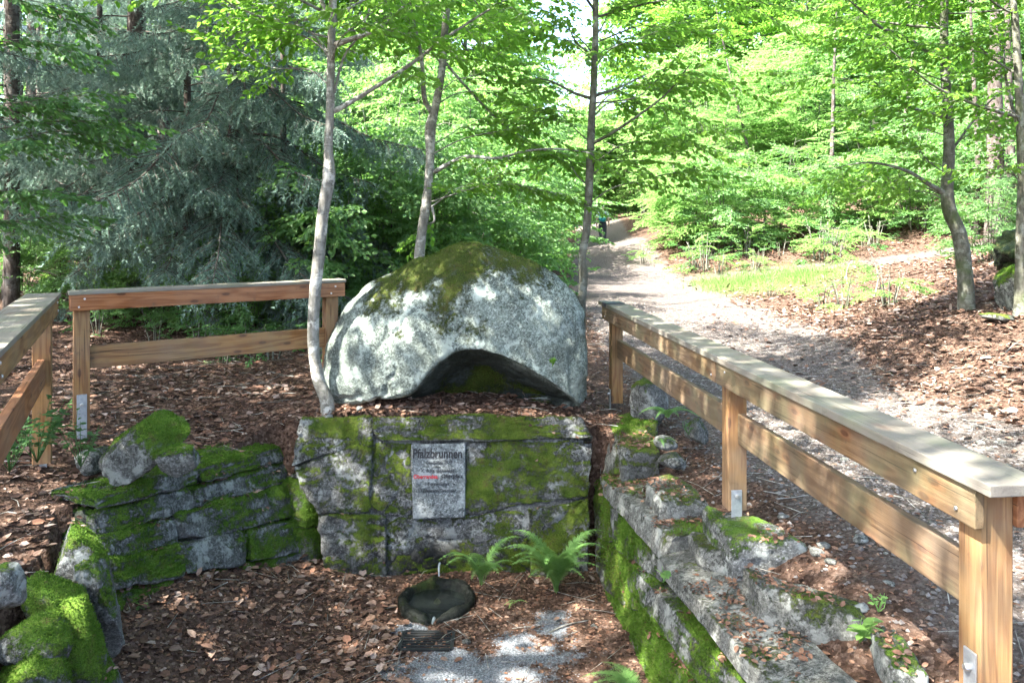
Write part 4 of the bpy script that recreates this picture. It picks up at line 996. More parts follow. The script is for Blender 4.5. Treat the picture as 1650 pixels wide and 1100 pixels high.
# ------------------------------------------------------------------ the slender beeches around the boulder
def px_tree(name_label, trunk, Y, rpx, branches, sprays, seed, bark, leafm, top=None, leanY=0.0, base_flare=1.35, scale=1.0):
    """trunk: photo pixels from foot to the top of the frame; widths in px; branches: list of (pixel polyline with depth offsets, width px)"""
    rng = np.random.default_rng(seed)
    k = Y / F
    pts = [P(x, y, Y + leanY * i / len(trunk)) for i, (x, y) in enumerate(trunk)]
    rad = [w * k / 2 for w in rpx]
    foot = pts[0].copy(); g = gz(foot[0], foot[1])
    pts = [np.array([foot[0], foot[1], min(g, foot[2]) - 0.15])] + pts; rad = [rad[0] * base_flare] + rad
    root = thing('beech_tree', (foot[0], foot[1], g), name_label, 'tree', None)
    # continue above the frame
    d = pts[-1] - pts[-2]; d /= np.linalg.norm(d); h = top or 4.5
    ext = [pts[-1] + d * h * 0.33 + rng.normal(0, 0.06, 3), pts[-1] + d * h * 0.66 + rng.normal(0, 0.1, 3), pts[-1] + d * h]
    wood = MB(); crown = Crown()
    allp = np.array(pts + ext); wood.add(*tube(allp, rad + [rad[-1] * 0.75, rad[-1] * 0.45, 0.008], 12, 7, 0.10, seed))
    for bl, w in branches:
        q = [P(x, y, Y + dy) for x, y, dy in bl]; wood.add(*tube(q, np.linspace(w * k / 2, 0.006, len(q)), 7, 5, 0.1, seed))
        c = catmull(q, 8); Lb = np.linalg.norm(np.diff(c, axis=0), axis=1).sum(); ns = max(2, int(Lb / 0.22 * scale))
        for i in range(ns):
            t = 0.3 + 0.7 * (i + rng.random()) / ns; j = min(int(t * (len(c) - 1)), len(c) - 2); dn = c[j+1] - c[j]; dn /= np.linalg.norm(dn)
            az = rng.choice([-1, 1]) * rng.uniform(0.3, 1.2); ca, sa = math.cos(az), math.sin(az)
            crown.spray(c[j], np.array([dn[0]*ca - dn[1]*sa, dn[0]*sa + dn[1]*ca, 0.3 * dn[2] + rng.uniform(-0.45, 0.1)]), rng, rng.uniform(0.6, 1.1))
    tr = catmull(allp, 6)
    for (x, y, dy, n_) in sprays:            # leafy twigs aimed at a photo position, rooted on the trunk
        tgt = P(x, y, Y + dy); cand = tr[(tr[:, 2] > 3.0)]
        a = cand[np.argmin(np.linalg.norm(cand - (tgt - np.array([0, 0, 0.35])), axis=1))]
        branch_with_sprays(wood, crown, a, tgt, 0.010, rng, 0.08, n_, 0.85, SPRAYS, 0.45, n=5)
    topn = tr[tr[:, 2] > pts[-1][2] - 0.2]
    for i in range(int(20 * scale)):
        a = topn[rng.integers(len(topn))]; az = rng.uniform(0, 2 * PI); l = rng.uniform(0.9, 2.3)
        branch_with_sprays(wood, crown, a, a + np.array([math.cos(az) * l, math.sin(az) * l, rng.uniform(0.1, 0.7)]), 0.016, rng, 0.08, 5, 1.0, SPRAYS, 0.3, n=5)
    finish_tree(root, wood, crown, bark, leafm); return root

px_tree('slender pale-barked tree with bent trunk hugging the left side of the boulder', [(527,648),(513,610),(505,555),(507,480),(515,400),(521,340),(530,285),(529,240),(532,180),(533,100),(535,30),(536,0)], 7.36,
        [22,20,19,19,20,19,21,15,14,13,13,13],
        [([(538,180,0),(590,150,0.05),(660,105,0.1),(720,60,0.2),(790,15,0.3),(850,-20,0.3)], 9), ([(540,72,0),(590,55,-0.1),(625,35,-0.15),(655,5,-0.2),(690,-40,-0.2)], 10), ([(533,30,0),(522,10,0),(505,-20,0.1),(470,-60,0.1)], 9), ([(538,150,0),(555,90,0.1),(580,55,0.1),(600,0,0.2)], 5)],
        [(430,40,0.3,5),(470,20,-0.3,5),(390,85,0.2,4),(600,20,-0.5,4),(410,5,0.2,5),(500,60,0.5,4)], 101, M_BARK, M_LEAF, 5.0)
px_tree('slender forked tree rising behind the left shoulder of the boulder', [(675,450),(676,410),(680,370),(685,340),(690,300),(693,250),(694,205),(702,170),(711,120),(716,60),(722,0)], 9.0,
        [19,17,15,16,14,14,17,13,12,12,11],
        [([(695,180,0),(684,160,0),(681,120,-0.1),(677,80,-0.1),(668,40,-0.1),(660,0,-0.1),(655,-50,0)], 10), ([(700,277,0),(725,263,-0.1),(755,252,-0.2),(800,255,-0.3),(850,243,-0.4),(900,240,-0.4),(955,247,-0.5)], 8), ([(695,330,0),(700,355,0),(690,360,0)], 6), ([(712,95,0),(760,150,0.2),(810,200,0.3),(850,225,0.3)], 5)],
        [(780,110,-0.3,5),(800,60,0.2,5),(830,150,0.3,5),(760,40,0.3,4),(850,200,-0.4,4),(780,190,0.2,4),(640,60,0.4,3),(745,300,-0.2,3),(850,300,-0.3,5)], 102, M_BARK, M_LEAF, 5.5)
px_tree('slender dark-stemmed tree right behind the boulder, beside the path', [(936,500),(939,470),(940,440),(938,415),(945,370),(949,310),(951,260),(953,200),(956,150),(958,100),(960,40),(960,0)], 8.75,
        [15,14,15,13,13,13,13,12,11,11,10,10],
        [([(953,232,0),(985,215,-0.2),(1030,185,-0.4),(1075,150,-0.5),(1115,100,-0.6)], 6), ([(956,160,0),(925,150,0.1),(890,132,0.1),(862,125,0.1)], 6), ([(957,155,0),(1000,140,0.2),(1045,118,0.3)], 6), ([(957,90,0),(930,70,-0.3),(912,35,-0.4)], 4)],
        [(1000,60,0.2,6),(1060,50,-0.2,6),(900,60,0.3,6),(1040,150,0.3,6),(1090,220,-0.3,6),(1010,240,0.2,6),(890,170,-0.3,6),(1060,120,-0.5,6),(900,250,0.2,5),(880,20,-0.3,6),(1110,40,0.3,6),(1130,130,0,6),(1075,280,-0.3,5),(985,10,0,6)], 103, M_BARK_GREEN, M_LEAF, 5.0)
px_tree('crooked tree with long side branches on the leafy bank, right', [(1557,500),(1556,455),(1552,415),(1545,375),(1532,345),(1526,310),(1529,250),(1528,190),(1523,120),(1521,60),(1522,0)], 10.4,
        [26,24,23,22,21,19,17,15,14,13,12],
        [([(1527,100,0),(1500,85,-0.1),(1450,58,-0.3),(1420,45,-0.4),(1385,15,-0.5),(1350,-15,-0.5)], 10), ([(1521,45,0),(1470,42,0.1),(1410,34,0.2),(1370,28,0.2)], 6), ([(1522,188,0),(1480,178,-0.2),(1440,158,-0.4),(1405,128,-0.6)], 8), ([(1524,312,0),(1498,298,-0.1),(1460,275,-0.2),(1400,262,-0.2),(1340,272,-0.3)], 9), ([(1528,250,0),(1580,180,0.3),(1620,140,0.5)], 5)],
        [(1430,90,-0.3,6),(1350,60,-0.2,6),(1470,120,0.3,6),(1400,180,0.2,6),(1440,220,-0.4,6),(1360,290,-0.2,6),(1420,300,0.2,5),(1580,60,-0.3,5),(1600,200,0.2,5),(1290,120,-0.5,6),(1480,20,0.4,6),(1560,110,0.3,5),(1480,250,0.5,5)], 104, M_BARK_GREEN, M_LEAF, 4.5)
px_tree('thin twin-stemmed tree cut by the right picture edge', [(1644,440),(1645,380),(1648,300),(1645,200),(1640,110),(1636,40),(1632,0)], 9.7,
        [16,16,15,14,12,11,10],
        [([(1646,190,0),(1600,178,-0.2),(1550,160,-0.3),(1500,135,-0.4),(1440,85,-0.5),(1400,55,-0.5)], 6), ([(1640,120,0),(1600,95,0.2),(1550,50,0.2)], 5), ([(1646,230,0),(1620,120,0.3),(1618,20,0.3)], 6)],
        [(1590,60,0.2,5),(1560,150,-0.2,5),(1620,250,-0.2,4),(1500,70,0.2,5),(1650,100,0.2,5)], 105, M_BARK_GREEN, M_LEAF, 4.0)

# ------------------------------------------------------------------ prototypes for thicket bushes and forest trees
def copy_tree(o, parent=None):
    c = o.copy(); COL.objects.link(c); c.parent = parent
    for ch in list(o.children): copy_tree(ch, c)
    return c
def make_bush(H, Rr_, seed, nst, leafm, name='beech_thicket', lib=SPRAYS, scale=1.1, nsp=6, bottom=0.15):
    rng = np.random.default_rng(seed)
    root = thing(name, (0, 0, 0), 'bush', 'bush'); wood = MB(); crown = Crown()
    for i in range(nst):
        az = 2 * PI * i / nst + rng.normal(0, 0.3); h = H * rng.uniform(0.6, 1.05); rr_ = Rr_ * rng.uniform(0.15, 0.75)
        b0 = np.array([math.cos(az) * 0.15 * Rr_ * rng.random(), math.sin(az) * 0.15 * Rr_ * rng.random(), -0.2]); tp_ = np.array([math.cos(az) * rr_, math.sin(az) * rr_, h])
        mid = (b0 + tp_) / 2 + np.array([0, 0, 0.1 * h]); st = catmull([b0, mid, tp_], 10); wood.add(*tube([b0, mid, tp_], [0.022, 0.014, 0.005], 5, 5, 0.1))
        nb = int(h / 0.27)
        for k in range(nb):
            t = bottom + (1 - bottom) * (k + rng.random()) / nb; p = st[min(int(t * (len(st)-1)), len(st)-1)]
            a2 = az + rng.normal(0, 0.9); l = Rr_ * rng.uniform(0.35, 0.8) * (1.1 - 0.75 * t) + 0.15
            branch_with_sprays(wood, crown, p, p + np.array([math.cos(a2) * l, math.sin(a2) * l, rng.uniform(-0.15, 0.25)]), 0.008, rng, 0.05, nsp // 2 + 1, scale * 0.8, lib, 0.25, twigs=False, n=4)
    wood.part(root, 'stems', M_BARK_GREEN); V, Q = crown.leafdata(); part(root, 'foliage', V, [Q], leafm, False)
    return root
def make_forest_tree(H, Rr_, seed, leafm, bark, cb=0.35, nb=26, name='forest_tree', r0=0.16, lib=SPRAYS_LO, scale=1.5, nsp=9, gapf=1.0):
    rng = np.random.default_rng(seed)
    root = thing(name, (0, 0, 0), 'tree', 'tree'); wood = MB(); crown = Crown()
    pts = np.array([(rng.normal(0, 0.12) * k, rng.normal(0, 0.12) * k, H * k / 4 - (0.3 if k == 0 else 0)) for k in range(5)])
    wood.add(*tube(pts, [r0 * 1.3, r0, r0 * 0.75, r0 * 0.45, 0.02], 10, 6, 0.1, seed)); st = catmull(pts, 12)
    for i in range(nb):
        t = cb + (0.98 - cb) * (i + rng.random()) / nb; p = st[min(int(t * (len(st)-1)), len(st)-1)]; az = i * 2.4 + rng.normal(0, 0.4)
        l = Rr_ * (1.05 - 0.75 * ((t - cb) / (1 - cb)) ** 1.5) * rng.uniform(0.7, 1.1)
        e = p + np.array([math.cos(az) * l, math.sin(az) * l, l * rng.uniform(0.05, 0.45)])
        branch_with_sprays(wood, crown, p, e, r0 * 0.3, rng, 0.06, nsp, scale, lib, 0.25, twigs=False, n=5)
        for s_ in range(2):
            q = p + (e - p) * rng.uniform(0.35, 0.75); a2 = az + rng.choice([-1, 1]) * rng.uniform(0.5, 1.1)
            branch_with_sprays(wood, crown, q, q + np.array([math.cos(a2) * l * 0.55, math.sin(a2) * l * 0.55, l * 0.1]), r0 * 0.14, rng, 0.05, nsp // 2, scale, lib, 0.2, twigs=False, n=4)
    wood.part(root, 'trunk', bark); V, Q = crown.leafdata(); part(root, 'crown', V, [Q], leafm, False)
    return root
_used = {}
def place(proto, x, y, label, cat, group=None, rot=0.0, sc=1.0, z=None, tilt=(0, 0)):
    o = proto if id(proto) not in _used else copy_tree(proto)
    _used[id(proto)] = 1
    o.location = (x, y, (gz(x, y) if z is None else z)); o.rotation_euler = (tilt[0], tilt[1], rot); o.scale = (sc, sc, sc)
    tag(o, label, cat, group)
    return o

B = [make_bush(3.2, 1.8, 201, 8, M_LEAF_BUSH), make_bush(4.2, 2.0, 202, 8, M_LEAF_BUSH), make_bush(3.4, 1.9, 203, 8, M_LEAF_PALE), make_bush(4.8, 2.3, 204, 9, M_LEAF_PALE),
     make_bush(6.5, 2.8, 205, 11, M_LEAF_PALE, lib=SPRAYS_LO, scale=1.15), make_bush(6.5, 2.8, 206, 11, M_LEAF_BUSH, lib=SPRAYS_LO, scale=1.15)]
LT = [  # px, depth, prototype, scale, label : thicket left of the path
    (505, 12.6, 0, 0.85, 'leafy beech bush showing just behind the right end of the left railing'),
    (565, 12.2, 0, 1.0, 'dense blue-green beech bush between the left railing and the bent slender tree'),
    (630, 13.0, 1, 0.9, 'dense beech bush directly behind the left shoulder of the boulder'),
    (700, 13.6, 0, 1.05, 'beech bush behind the forked slender tree'),
    (750, 15.0, 1, 0.9, 'beech bush behind the top of the boulder'),
    (795, 17.5, 0, 1.1, 'beech bush nearest the path on its left side'),
    (818, 22.5, 2, 1.1, 'sunlit bush farther up the left path edge'),
    (600, 16.5, 1, 1.15, 'tall beech bush in the second row of the left thicket, behind the bent tree'),
    (690, 18.0, 3, 1.1, 'tall pale beech bush in the second row, behind the forked tree'),
    (755, 21.0, 3, 1.15, 'tall pale bush in the back row above the boulder'),
    (815, 31.0, 3, 1.1, 'far sunlit bush where the path bends out of sight'),
    (560, 21.0, 5, 1.0, 'very tall bush at the back of the left thicket, seen past the bent tree'),
    (650, 23.0, 5, 1.05, 'very tall bush at the back of the left thicket, left of the forked tree'),
    (740, 25.0, 4, 1.0, 'very tall pale bush at the back of the left thicket, right of the forked tree'),
    (765, 29.0, 4, 1.05, 'very tall pale bush beside the far path bend, left'),
    (440, 23.5, 5, 1.0, 'very tall dark bush behind the spruces with hanging boughs'),
    (330, 25.0, 5, 1.0, 'very tall dark bush deep in the spruce wood'),
    (200, 25.0, 5, 1.0, 'very tall dark bush behind the thick spruce trunk'),
    (70, 24.0, 5, 1.0, 'very tall dark bush behind the spruces at the left edge'),
    (170, 12.6, 0, 0.5, 'low dark bush behind the left end of the back railing'),
    (250, 12.0, 0, 0.45, 'low dark bush under the thick spruce trunk'),
    (330, 11.8, 0, 0.5, 'low dark bush behind the middle of the back railing'),
    (410, 11.6, 0, 0.5, 'low dark bush under the hanging spruce boughs'),
    (30, 14.5, 0, 0.6, 'low dark bush beside the left picture edge'),
    (100, 14.0, 0, 0.5, 'low dark bush in front of the dark mossy rock'),
    (460, 15.5, 1, 1.0, 'beech bush among the spruces, left of the bent tree')]
for i, (px, Y, b, s_, lab) in enumerate(LT): place(B[b], P(px, 0, Y)[0], Y, lab, 'bush', 'bushes left of the path', i * 1.9, s_)
RT = [(1100, 26.5, 2, 0.85, 'low sunlit bush beside the hiker, right path edge'), (1125, 25.0, 2, 0.95, 'sunlit bush right of the hiker'), (1165, 24.5, 0, 0.95, 'bush above the left end of the grass strip'),
      (1245, 25.0, 2, 0.9, 'pale bush above the middle of the grass strip'), (1330, 24.8, 0, 0.9, 'bush on the far slope above the pale stone'), (1410, 24.0, 2, 0.9, 'bush left of the crooked bank tree'),
      (1480, 23.0, 0, 0.95, 'bush directly behind the crooked bank tree'), (1150, 31.0, 3, 1.2, 'tall bright bush in the second row right of the path'), (1215, 31.5, 3, 1.15, 'tall bright bush behind the grass strip bushes'),
      (1310, 31.0, 3, 1.2, 'tall pale bush in the upper wood, centre right'), (1400, 30.0, 1, 1.2, 'tall green bush in the upper wood behind the crooked tree branches'), (1560, 25.0, 1, 1.0, 'tall green bush between the two right-hand trees'),
      (1640, 21.0, 0, 1.0, 'bush behind the thin tree at the right picture edge'), (1590, 14.5, 0, 0.5, 'small bush on the bank between the crooked tree and the root mound'), (1095, 38.0, 3, 1.2, 'far bright bush above the hiker'), (1500, 33.0, 3, 1.2, 'tall far bush above the right slope'),
      (905, 50.0, 4, 1.2, 'far bush closing the end of the path, left'), (962, 58.0, 4, 1.3, 'farthest pale bush straight above the hiker'), (1015, 50.0, 4, 1.1, 'far bush closing the end of the path, right'),
      (1125, 34.0, 4, 1.0, 'very tall sunlit bush behind the hiker, right'), (1160, 36.0, 4, 1.05, 'very tall sunlit bush in the upper wood left of centre right'), (1260, 35.5, 4, 1.1, 'very tall sunlit bush in the middle of the upper wood'),
      (1355, 35.0, 4, 1.0, 'very tall sunlit bush behind the long side branches'), (1450, 34.0, 5, 1.1, 'very tall green bush behind the crooked tree'), (1540, 32.0, 4, 1.0, 'very tall sunlit bush right of the crooked tree'), (1630, 29.0, 5, 1.1, 'very tall green bush at the right picture edge')]
for i, (px, Y, b, s_, lab) in enumerate(RT): place(B[b], P(px, 0, Y)[0], Y, lab, 'bush', 'bushes right of the path', i * 2.3 + 0.7, s_)
# low saplings on the far slope and in the undergrowth
S0 = make_bush(0.75, 0.55, 211, 5, M_LEAF_PALE, 'low_sapling', SPRAYS, 0.55, 3, 0.25); S1 = make_bush(0.6, 0.5, 212, 4, M_HERB, 'low_sapling', SPRAYS, 0.5, 3, 0.2)
rgs = np.random.default_rng(5)
for i in range(26):
    px = rgs.uniform(1030, 1480); Y = rgs.uniform(21.5, 24.5)
    place((S0, S1)[i % 2], P(px, 0, Y)[0], Y, 'low leafy sapling in the undergrowth of the sunlit far slope', 'sapling', 'saplings on the far slope', i * 1.3, rgs.uniform(0.7, 1.5))
for i, (px, Y) in enumerate([(320,10.2),(360,9.8),(400,10.4),(440,10.0),(475,10.6),(250,10.8),(160,11.5),(520,9.9)]):
    place(S1, P(px, 0, Y)[0], Y, 'low green sapling on the dark litter behind the left railing', 'sapling', 'saplings behind the left railing', i * 1.7, rgs.uniform(0.5, 0.85))
for i, (px, Y, s_, lab) in enumerate([(1360,14.0,0.8,'small sapling on the litter bank left of the crooked tree'),(1325,14.6,0.7,'small sapling at the edge of the grass strip'),(1240,17.0,0.6,'tiny sapling at the left edge of the litter bank'),(1430,13.0,0.9,'small sapling close left of the crooked tree foot')]):
    place(S0, P(px, 0, Y)[0], Y, lab, 'sapling', None, i, s_)

# tall leafy trees of the wood behind, and the ones whose shade falls on the spring
T = [make_forest_tree(13, 4.2, 301, M_LEAF_PALE, M_BARK_GREEN, 0.12, nb=34, nsp=10), make_forest_tree(15, 4.4, 302, M_LEAF, M_BARK_GREEN, 0.12, nb=36, nsp=10)]
FT_ = [(560,27,0,.9),(660,30,1,.95),(760,34,0,1.0),(1040,46,0,1.1),(1110,44,1,1.0),(1200,46,0,1.1),(1300,43,1,1.0),(1390,47,0,1.1),(1470,42,1,1.0),(1560,44,0,1.1),(1640,40,1,1.0),(480,30,1,.9),(380,29,1,.9),(280,32,1,.9),(170,28,1,.95),(60,27,1,.95),(1150,55,1,1.3),(1350,54,0,1.3),(1550,52,1,1.3),(700,50,1,1.2),(1250,70,1,1.5),(770,75,1,1.4),(1450,68,0,1.5)]
_ORD = ['first', 'second', 'third', 'fourth', 'fifth', 'sixth', 'seventh', 'eighth', 'ninth', 'tenth', 'eleventh', 'twelfth', 'thirteenth', 'fourteenth', 'fifteenth', 'sixteenth']
_right = sorted(q_[0] for q_ in FT_ if q_[0] > 1010); _left = sorted((q_[0] for q_ in FT_ if q_[0] <= 790), reverse=True)
for i, (px, Y, k_, s_) in enumerate(FT_):
    if px > 1010: lab, grp_ = _ORD[_right.index(px)] + ' tall leafy tree right of the path, counted from the path', 'tall trees of the wood right of the path'
    elif px > 790: lab, grp_ = ('nearer' if Y < 70 else 'farther') + ' pale leafy tree closing the view at the far end of the path', None
    else: lab, grp_ = _ORD[_left.index(px)] + ' tall leafy tree left of the path, counted from the path', 'tall trees of the wood left of the path'
    place(T[k_], P(px, 0, Y)[0], Y, lab, 'tree', grp_, i * 2.1, s_)
CT_ = make_forest_tree(13.0, 4.2, 311, M_LEAF_CANOPY, M_BARK, 0.42, nb=18, name='shade_tree', r0=0.17, lib=SPRAYS_LO, scale=1.3, nsp=5)
CS_ = make_forest_tree(13.0, 4.2, 317, M_LEAF_CANOPY, M_BARK, 0.42, nb=18, name='shade_tree', r0=0.17, lib=SPRAYS_LO, scale=1.35, nsp=5)
for i, (k_, x, y, s_, lab) in enumerate([(CS_, -6.2, 2.0, 1.0, 'tall open-crowned beech left of the spring whose crown dapples the boulder'), (CS_, -1.9, -0.9, 1.0, 'tall open-crowned beech behind the viewer whose crown dapples the railing'),
        (CS_, -4.95, 6.5, 0.85, 'lower open-crowned beech added beyond the forward left railing to shade the boulder'), (CT_, -9.8, 2.4, 0.85, 'tall beech farther left of the spring shading the litter'), (CT_, -9.8, 6.9, 0.8, 'tall beech beyond the left railing shading the litter'), (CT_, 5.7, 5.4, 1.35, 'tall beech right of the long railing shading the leaf bank'), (CT_, 3.2, -2.0, 0.95, 'tall beech behind the viewer on the path side')]):  # the lower beech is an extra tree, put in to shade the boulder
    place(k_, x, y, lab, 'tree', None, i * 1.7, s_)
ORD = ['first', 'second', 'third', 'fourth', 'fifth', 'sixth', 'seventh', 'eighth', 'ninth', 'tenth', 'eleventh', 'twelfth', 'thirteenth', 'fourteenth']
# slim dark trunks standing between the bushes, right of the path
for i, (px, py, Y, w, tx) in enumerate([(1205,300,30,5,1150),(1338,335,27,7,1350),(1452,345,26,5,1490),(1573,320,21,8,1560),(1600,320,20,26,1606),(1625,310,21,14,1622)]):
    x = P(px, 0, Y)[0]; g = gz(x, Y); k = Y / F
    r_ = w * k / 2; root = thing('tree_trunk', (x, Y, g), 'broad dark conifer trunk behind the bank, far right' if w > 20 else ORD[i] + ' slim dark trunk from the left among the bushes of the right-hand wood', 'tree', None if w > 20 else 'slim trunks in the right wood')
    V, Fs = tube([(x, Y, g - 0.2), (x + 0.05, Y, g + 2), ((x + P(tx, 0, Y)[0]) / 2, Y, g + 5), (P(tx, 0, Y)[0], Y, g + 8)], [r_ * 1.15, r_, r_ * 0.7, r_ * 0.15], 8, 5, 0.12, i); part(root, 'trunk', V, Fs, M_BARK_DARK)

# ------------------------------------------------------------------ spruces on the left
def needle_twig(mb, p, d, l, rng, nl=0.040, dens=150):
    d = d / np.linalg.norm(d); n = max(6, int(l * dens)); t = rng.random(n)
    pos = p + d * (l * t)[:, None] + np.array([0, 0, -0.25 * l]) * (t ** 2)[:, None]
    a = rng.normal(0, 1, (n, 3)); a -= d * (a @ d)[:, None]; a /= np.linalg.norm(a, axis=1)[:, None] + 1e-9
    nd = a * 0.8 + d * 0.75 + np.array([0, 0, 0.1]); nd /= np.linalg.norm(nd, axis=1)[:, None]
    s_ = np.cross(nd, rng.normal(0, 1, (n, 3))); s_ /= np.linalg.norm(s_, axis=1)[:, None] + 1e-9
    L = nl * rng.uniform(0.7, 1.2, (n, 1)); W = 0.0052
    V = np.stack([pos - s_ * W, pos + s_ * W, pos + nd * L], 1).reshape(-1, 3); mb.add(V, [np.arange(len(V)).reshape(-1, 3)])
def make_bough(L, seed):
    rng = np.random.default_rng(seed); nb = MB(); wd = MB()
    c = catmull(np.array([(0,0,0),(L*0.35,0,0.02*L),(L*0.7,rng.normal(0,0.05),-0.10*L),(L,rng.normal(0,0.08),-0.14*L)]), 10)
    wd.add(*tube(c[::5], np.linspace(0.016, 0.004, len(c[::5])), 5, 3))
    n = int(L / 0.055)
    for i in range(n):
        t = 0.22 + 0.78 * (i + rng.random()) / n; p = c[min(int(t * (len(c)-1)), len(c)-1)]; sg = 1 if i % 2 else -1
        l = (0.20 + 0.48 * (1 - t) ** 0.7) * L * 0.36 * rng.uniform(0.6, 1.25); dn = np.array([0.75, sg * rng.uniform(0.45, 1.0), rng.uniform(-0.55, -0.1)]); dn /= np.linalg.norm(dn)
        wd.add(*tube([p, p + dn * l * 0.5, p + dn * l + np.array([0, 0, -0.2 * l])], [0.005, 0.004, 0.002], 3, 1, cap=False))
        needle_twig(nb, p, dn, l, rng)
        for k in range(max(2, int(l / 0.055))):
            t2 = rng.uniform(0.1, 1); q = p + dn * l * t2 + np.array([0, 0, -0.2 * l * t2 * t2])
            d2 = dn * 0.55 + np.array([rng.normal(0, 0.35), rng.normal(0, 0.45), rng.uniform(-1.1, -0.25)])
            needle_twig(nb, q, d2, rng.uniform(0.08, 0.24), rng)
    needle_twig(nb, c[-1], c[-1] - c[-3], 0.2, rng)
    return nb.mesh('bough', False), wd.mesh('bough_wood')
BOUGHS = [make_bough(l, 400 + i) for i, l in enumerate((1.5, 1.8, 2.1, 2.4))]
for nm_, wm in BOUGHS: nm_.materials.append(M_NEEDLE); wm.materials.append(M_BARK_DARK)
def spruce(px, Y, H, r0, label, seed, zlo=1.0, nb=46, zhi=8.5, sc=1.0, dead=14, face=None, xy=None):
    rng = np.random.default_rng(seed); x = P(px, 0, Y)[0] if xy is None else xy[0]; Y = Y if xy is None else xy[1]; g = gz(x, Y)
    root = thing('spruce_tree', (x, Y, g), label, 'tree', 'spruces of the dark wood on the left')
    wd = MB(); wd.add(*tube([(x, Y, g - 0.3), (x + 0.02, Y, g + H * 0.3), (x, Y, g + H * 0.65), (x, Y, g + H)], [r0 * 1.25, r0, r0 * 0.6, 0.02], 12, 8, 0.12, seed)); wd.part(root, 'trunk', M_BARK_DARK)
    for i in range(nb):
        t = (i + rng.random()) / nb; z = zlo + (zhi - zlo) * t; az = i * 2.399 + rng.normal(0, 0.3)
        if face is not None and i % 3: az = face + rng.normal(0, 0.8)
        k = rng.integers(len(BOUGHS)); s_ = sc * rng.uniform(0.8, 1.2) * (1.15 - 0.45 * t)
        for me, nm in zip(BOUGHS[k], ('bough', 'bough_wood')):
            o = bpy.data.objects.new(nm, me); COL.objects.link(o); o.parent = root; o.location = (0, 0, z); o.rotation_euler = (0, rng.uniform(0.0, 0.25), az) ; o.scale = (s_, s_, s_)
            if nm == 'bough': bo = o
            else: o.parent = bo; o.location = (0, 0, 0); o.rotation_euler = (0, 0, 0); o.scale = (1, 1, 1)
    db = MB()
    for i in range(dead):
        z = g + rng.uniform(0.6, zlo + 2.5); az = rng.uniform(0, 2 * PI); l = rng.uniform(0.6, 1.7); d = np.array([math.cos(az), math.sin(az), rng.uniform(-0.35, 0.1)]); a = np.array([x, Y, z])
        db.add(*tube([a, a + d * l * 0.5, a + d * l + np.array([0, 0, -0.12 * l])], [0.012, 0.008, 0.003], 4, 2))
        for k in range(3):
            q = a + d * l * rng.uniform(0.4, 0.9); e = d + rng.normal(0, 0.6, 3); db.add(*tube([q, q + e * 0.2, q + e * 0.4], [0.005, 0.004, 0.002], 3, 1))
    if dead: db.part(root, 'dead_branches', M_BARK_DARK)['kind'] = 'stuff'
    return root
spruce(218, 13.6, 15, 0.15, 'spruce with thick dark trunk, second tree behind the left railing', 501, 1.6, 56, 7.2, 1.15, face=-0.9)
spruce(262, 16.2, 15, 0.12, 'thinner spruce close right of the thick dark trunk', 502, 1.6, 34, 8.5, 1.0)
spruce(375, 11.9, 14, 0.10, 'spruce with broad hanging boughs above the middle of the left railing', 503, 1.5, 62, 6.6, 1.2, dead=8, face=-1.1)
spruce(300, 12.2, 9, 0.06, 'young spruce with low silvery boughs just behind the left railing', 514, 0.5, 34, 4.6, 0.85, dead=6, face=-1.4)
spruce(455, 12.4, 8, 0.05, 'small young spruce left of the bent slender tree', 515, 0.4, 22, 4.0, 0.7, dead=4, face=-1.5)
spruce(160, 13.2, 9, 0.06, 'young spruce in front of the thick dark trunk', 516, 0.7, 28, 5.0, 0.8, dead=6, face=-1.4)
spruce(290, 18.5, 16, 0.12, 'spruce in the second row behind the hanging boughs', 504, 1.8, 34, 9, 1.0)
spruce(100, 16.0, 15, 0.09, 'thin spruce above the dark mossy rock', 505, 1.8, 30, 8.5, 0.95)
spruce(18, 13.0, 15, 0.10, 'spruce at the left picture edge', 506, 2.2, 30, 8.0, 1.05)
spruce(335, 21.0, 16, 0.13, 'spruce deep in the left wood behind the hanging boughs', 507, 1.2, 34, 9, 1.1)
spruce(150, 21.0, 16, 0.13, 'spruce deep in the left wood above the thin spruce', 508, 1.2, 34, 9, 1.1)
spruce(50, 19.5, 16, 0.12, 'spruce deep in the left wood beside the picture edge', 509, 1.2, 34, 9, 1.1)
spruce(440, 19.0, 16, 0.12, 'spruce between the hanging boughs and the bent slender tree', 510, 1.2, 30, 9, 1.0)
spruce(0, 0, 15, 0.15, 'spruce beyond the left picture edge shading the wood floor', 511, 2.5, 30, 11, 1.3, xy=(-10.2, 10.5))
spruce(0, 0, 15, 0.15, 'spruce standing left of the picture behind the left railing', 512, 2.5, 30, 11, 1.3, xy=(-13.0, 13.5))
spruce(0, 0, 15, 0.15, 'spruce outside the picture among the left shade trees', 513, 3.0, 30, 11, 1.3, xy=(-7.4, 8.2))
for i, (px, py, Y, w) in enumerate([(10,470,14,14),(30,465,15.5,9),(104,440,17,8),(60,455,18,8),(455,440,20,8)]):
    x = P(px, 0, Y)[0]; g = gz(x, Y); r_ = w * Y / F / 2; root = thing('tree_trunk', (x, Y, g), ['thin bare trunk nearest the left picture edge in the spruce shade', 'thinner bare trunk just right of the leftmost one in the spruce shade', 'thin bare trunk beside the dark mossy rock', 'thin bare trunk left of the dark mossy rock', 'thin bare trunk left of the bent slender tree, deep in the shade'][i], 'tree', 'thin trunks in the left wood')
    V, Fs = tube([(x, Y, g - 0.2), (x + 0.08, Y, g + 2), (x + 0.02, Y, g + 5), (x + 0.15, Y, g + 10)], [r_ * 1.2, r_, r_ * 0.8, r_ * 0.3], 8, 5, 0.15, i); part(root, 'trunk', V, Fs, M_BARK_DARK)
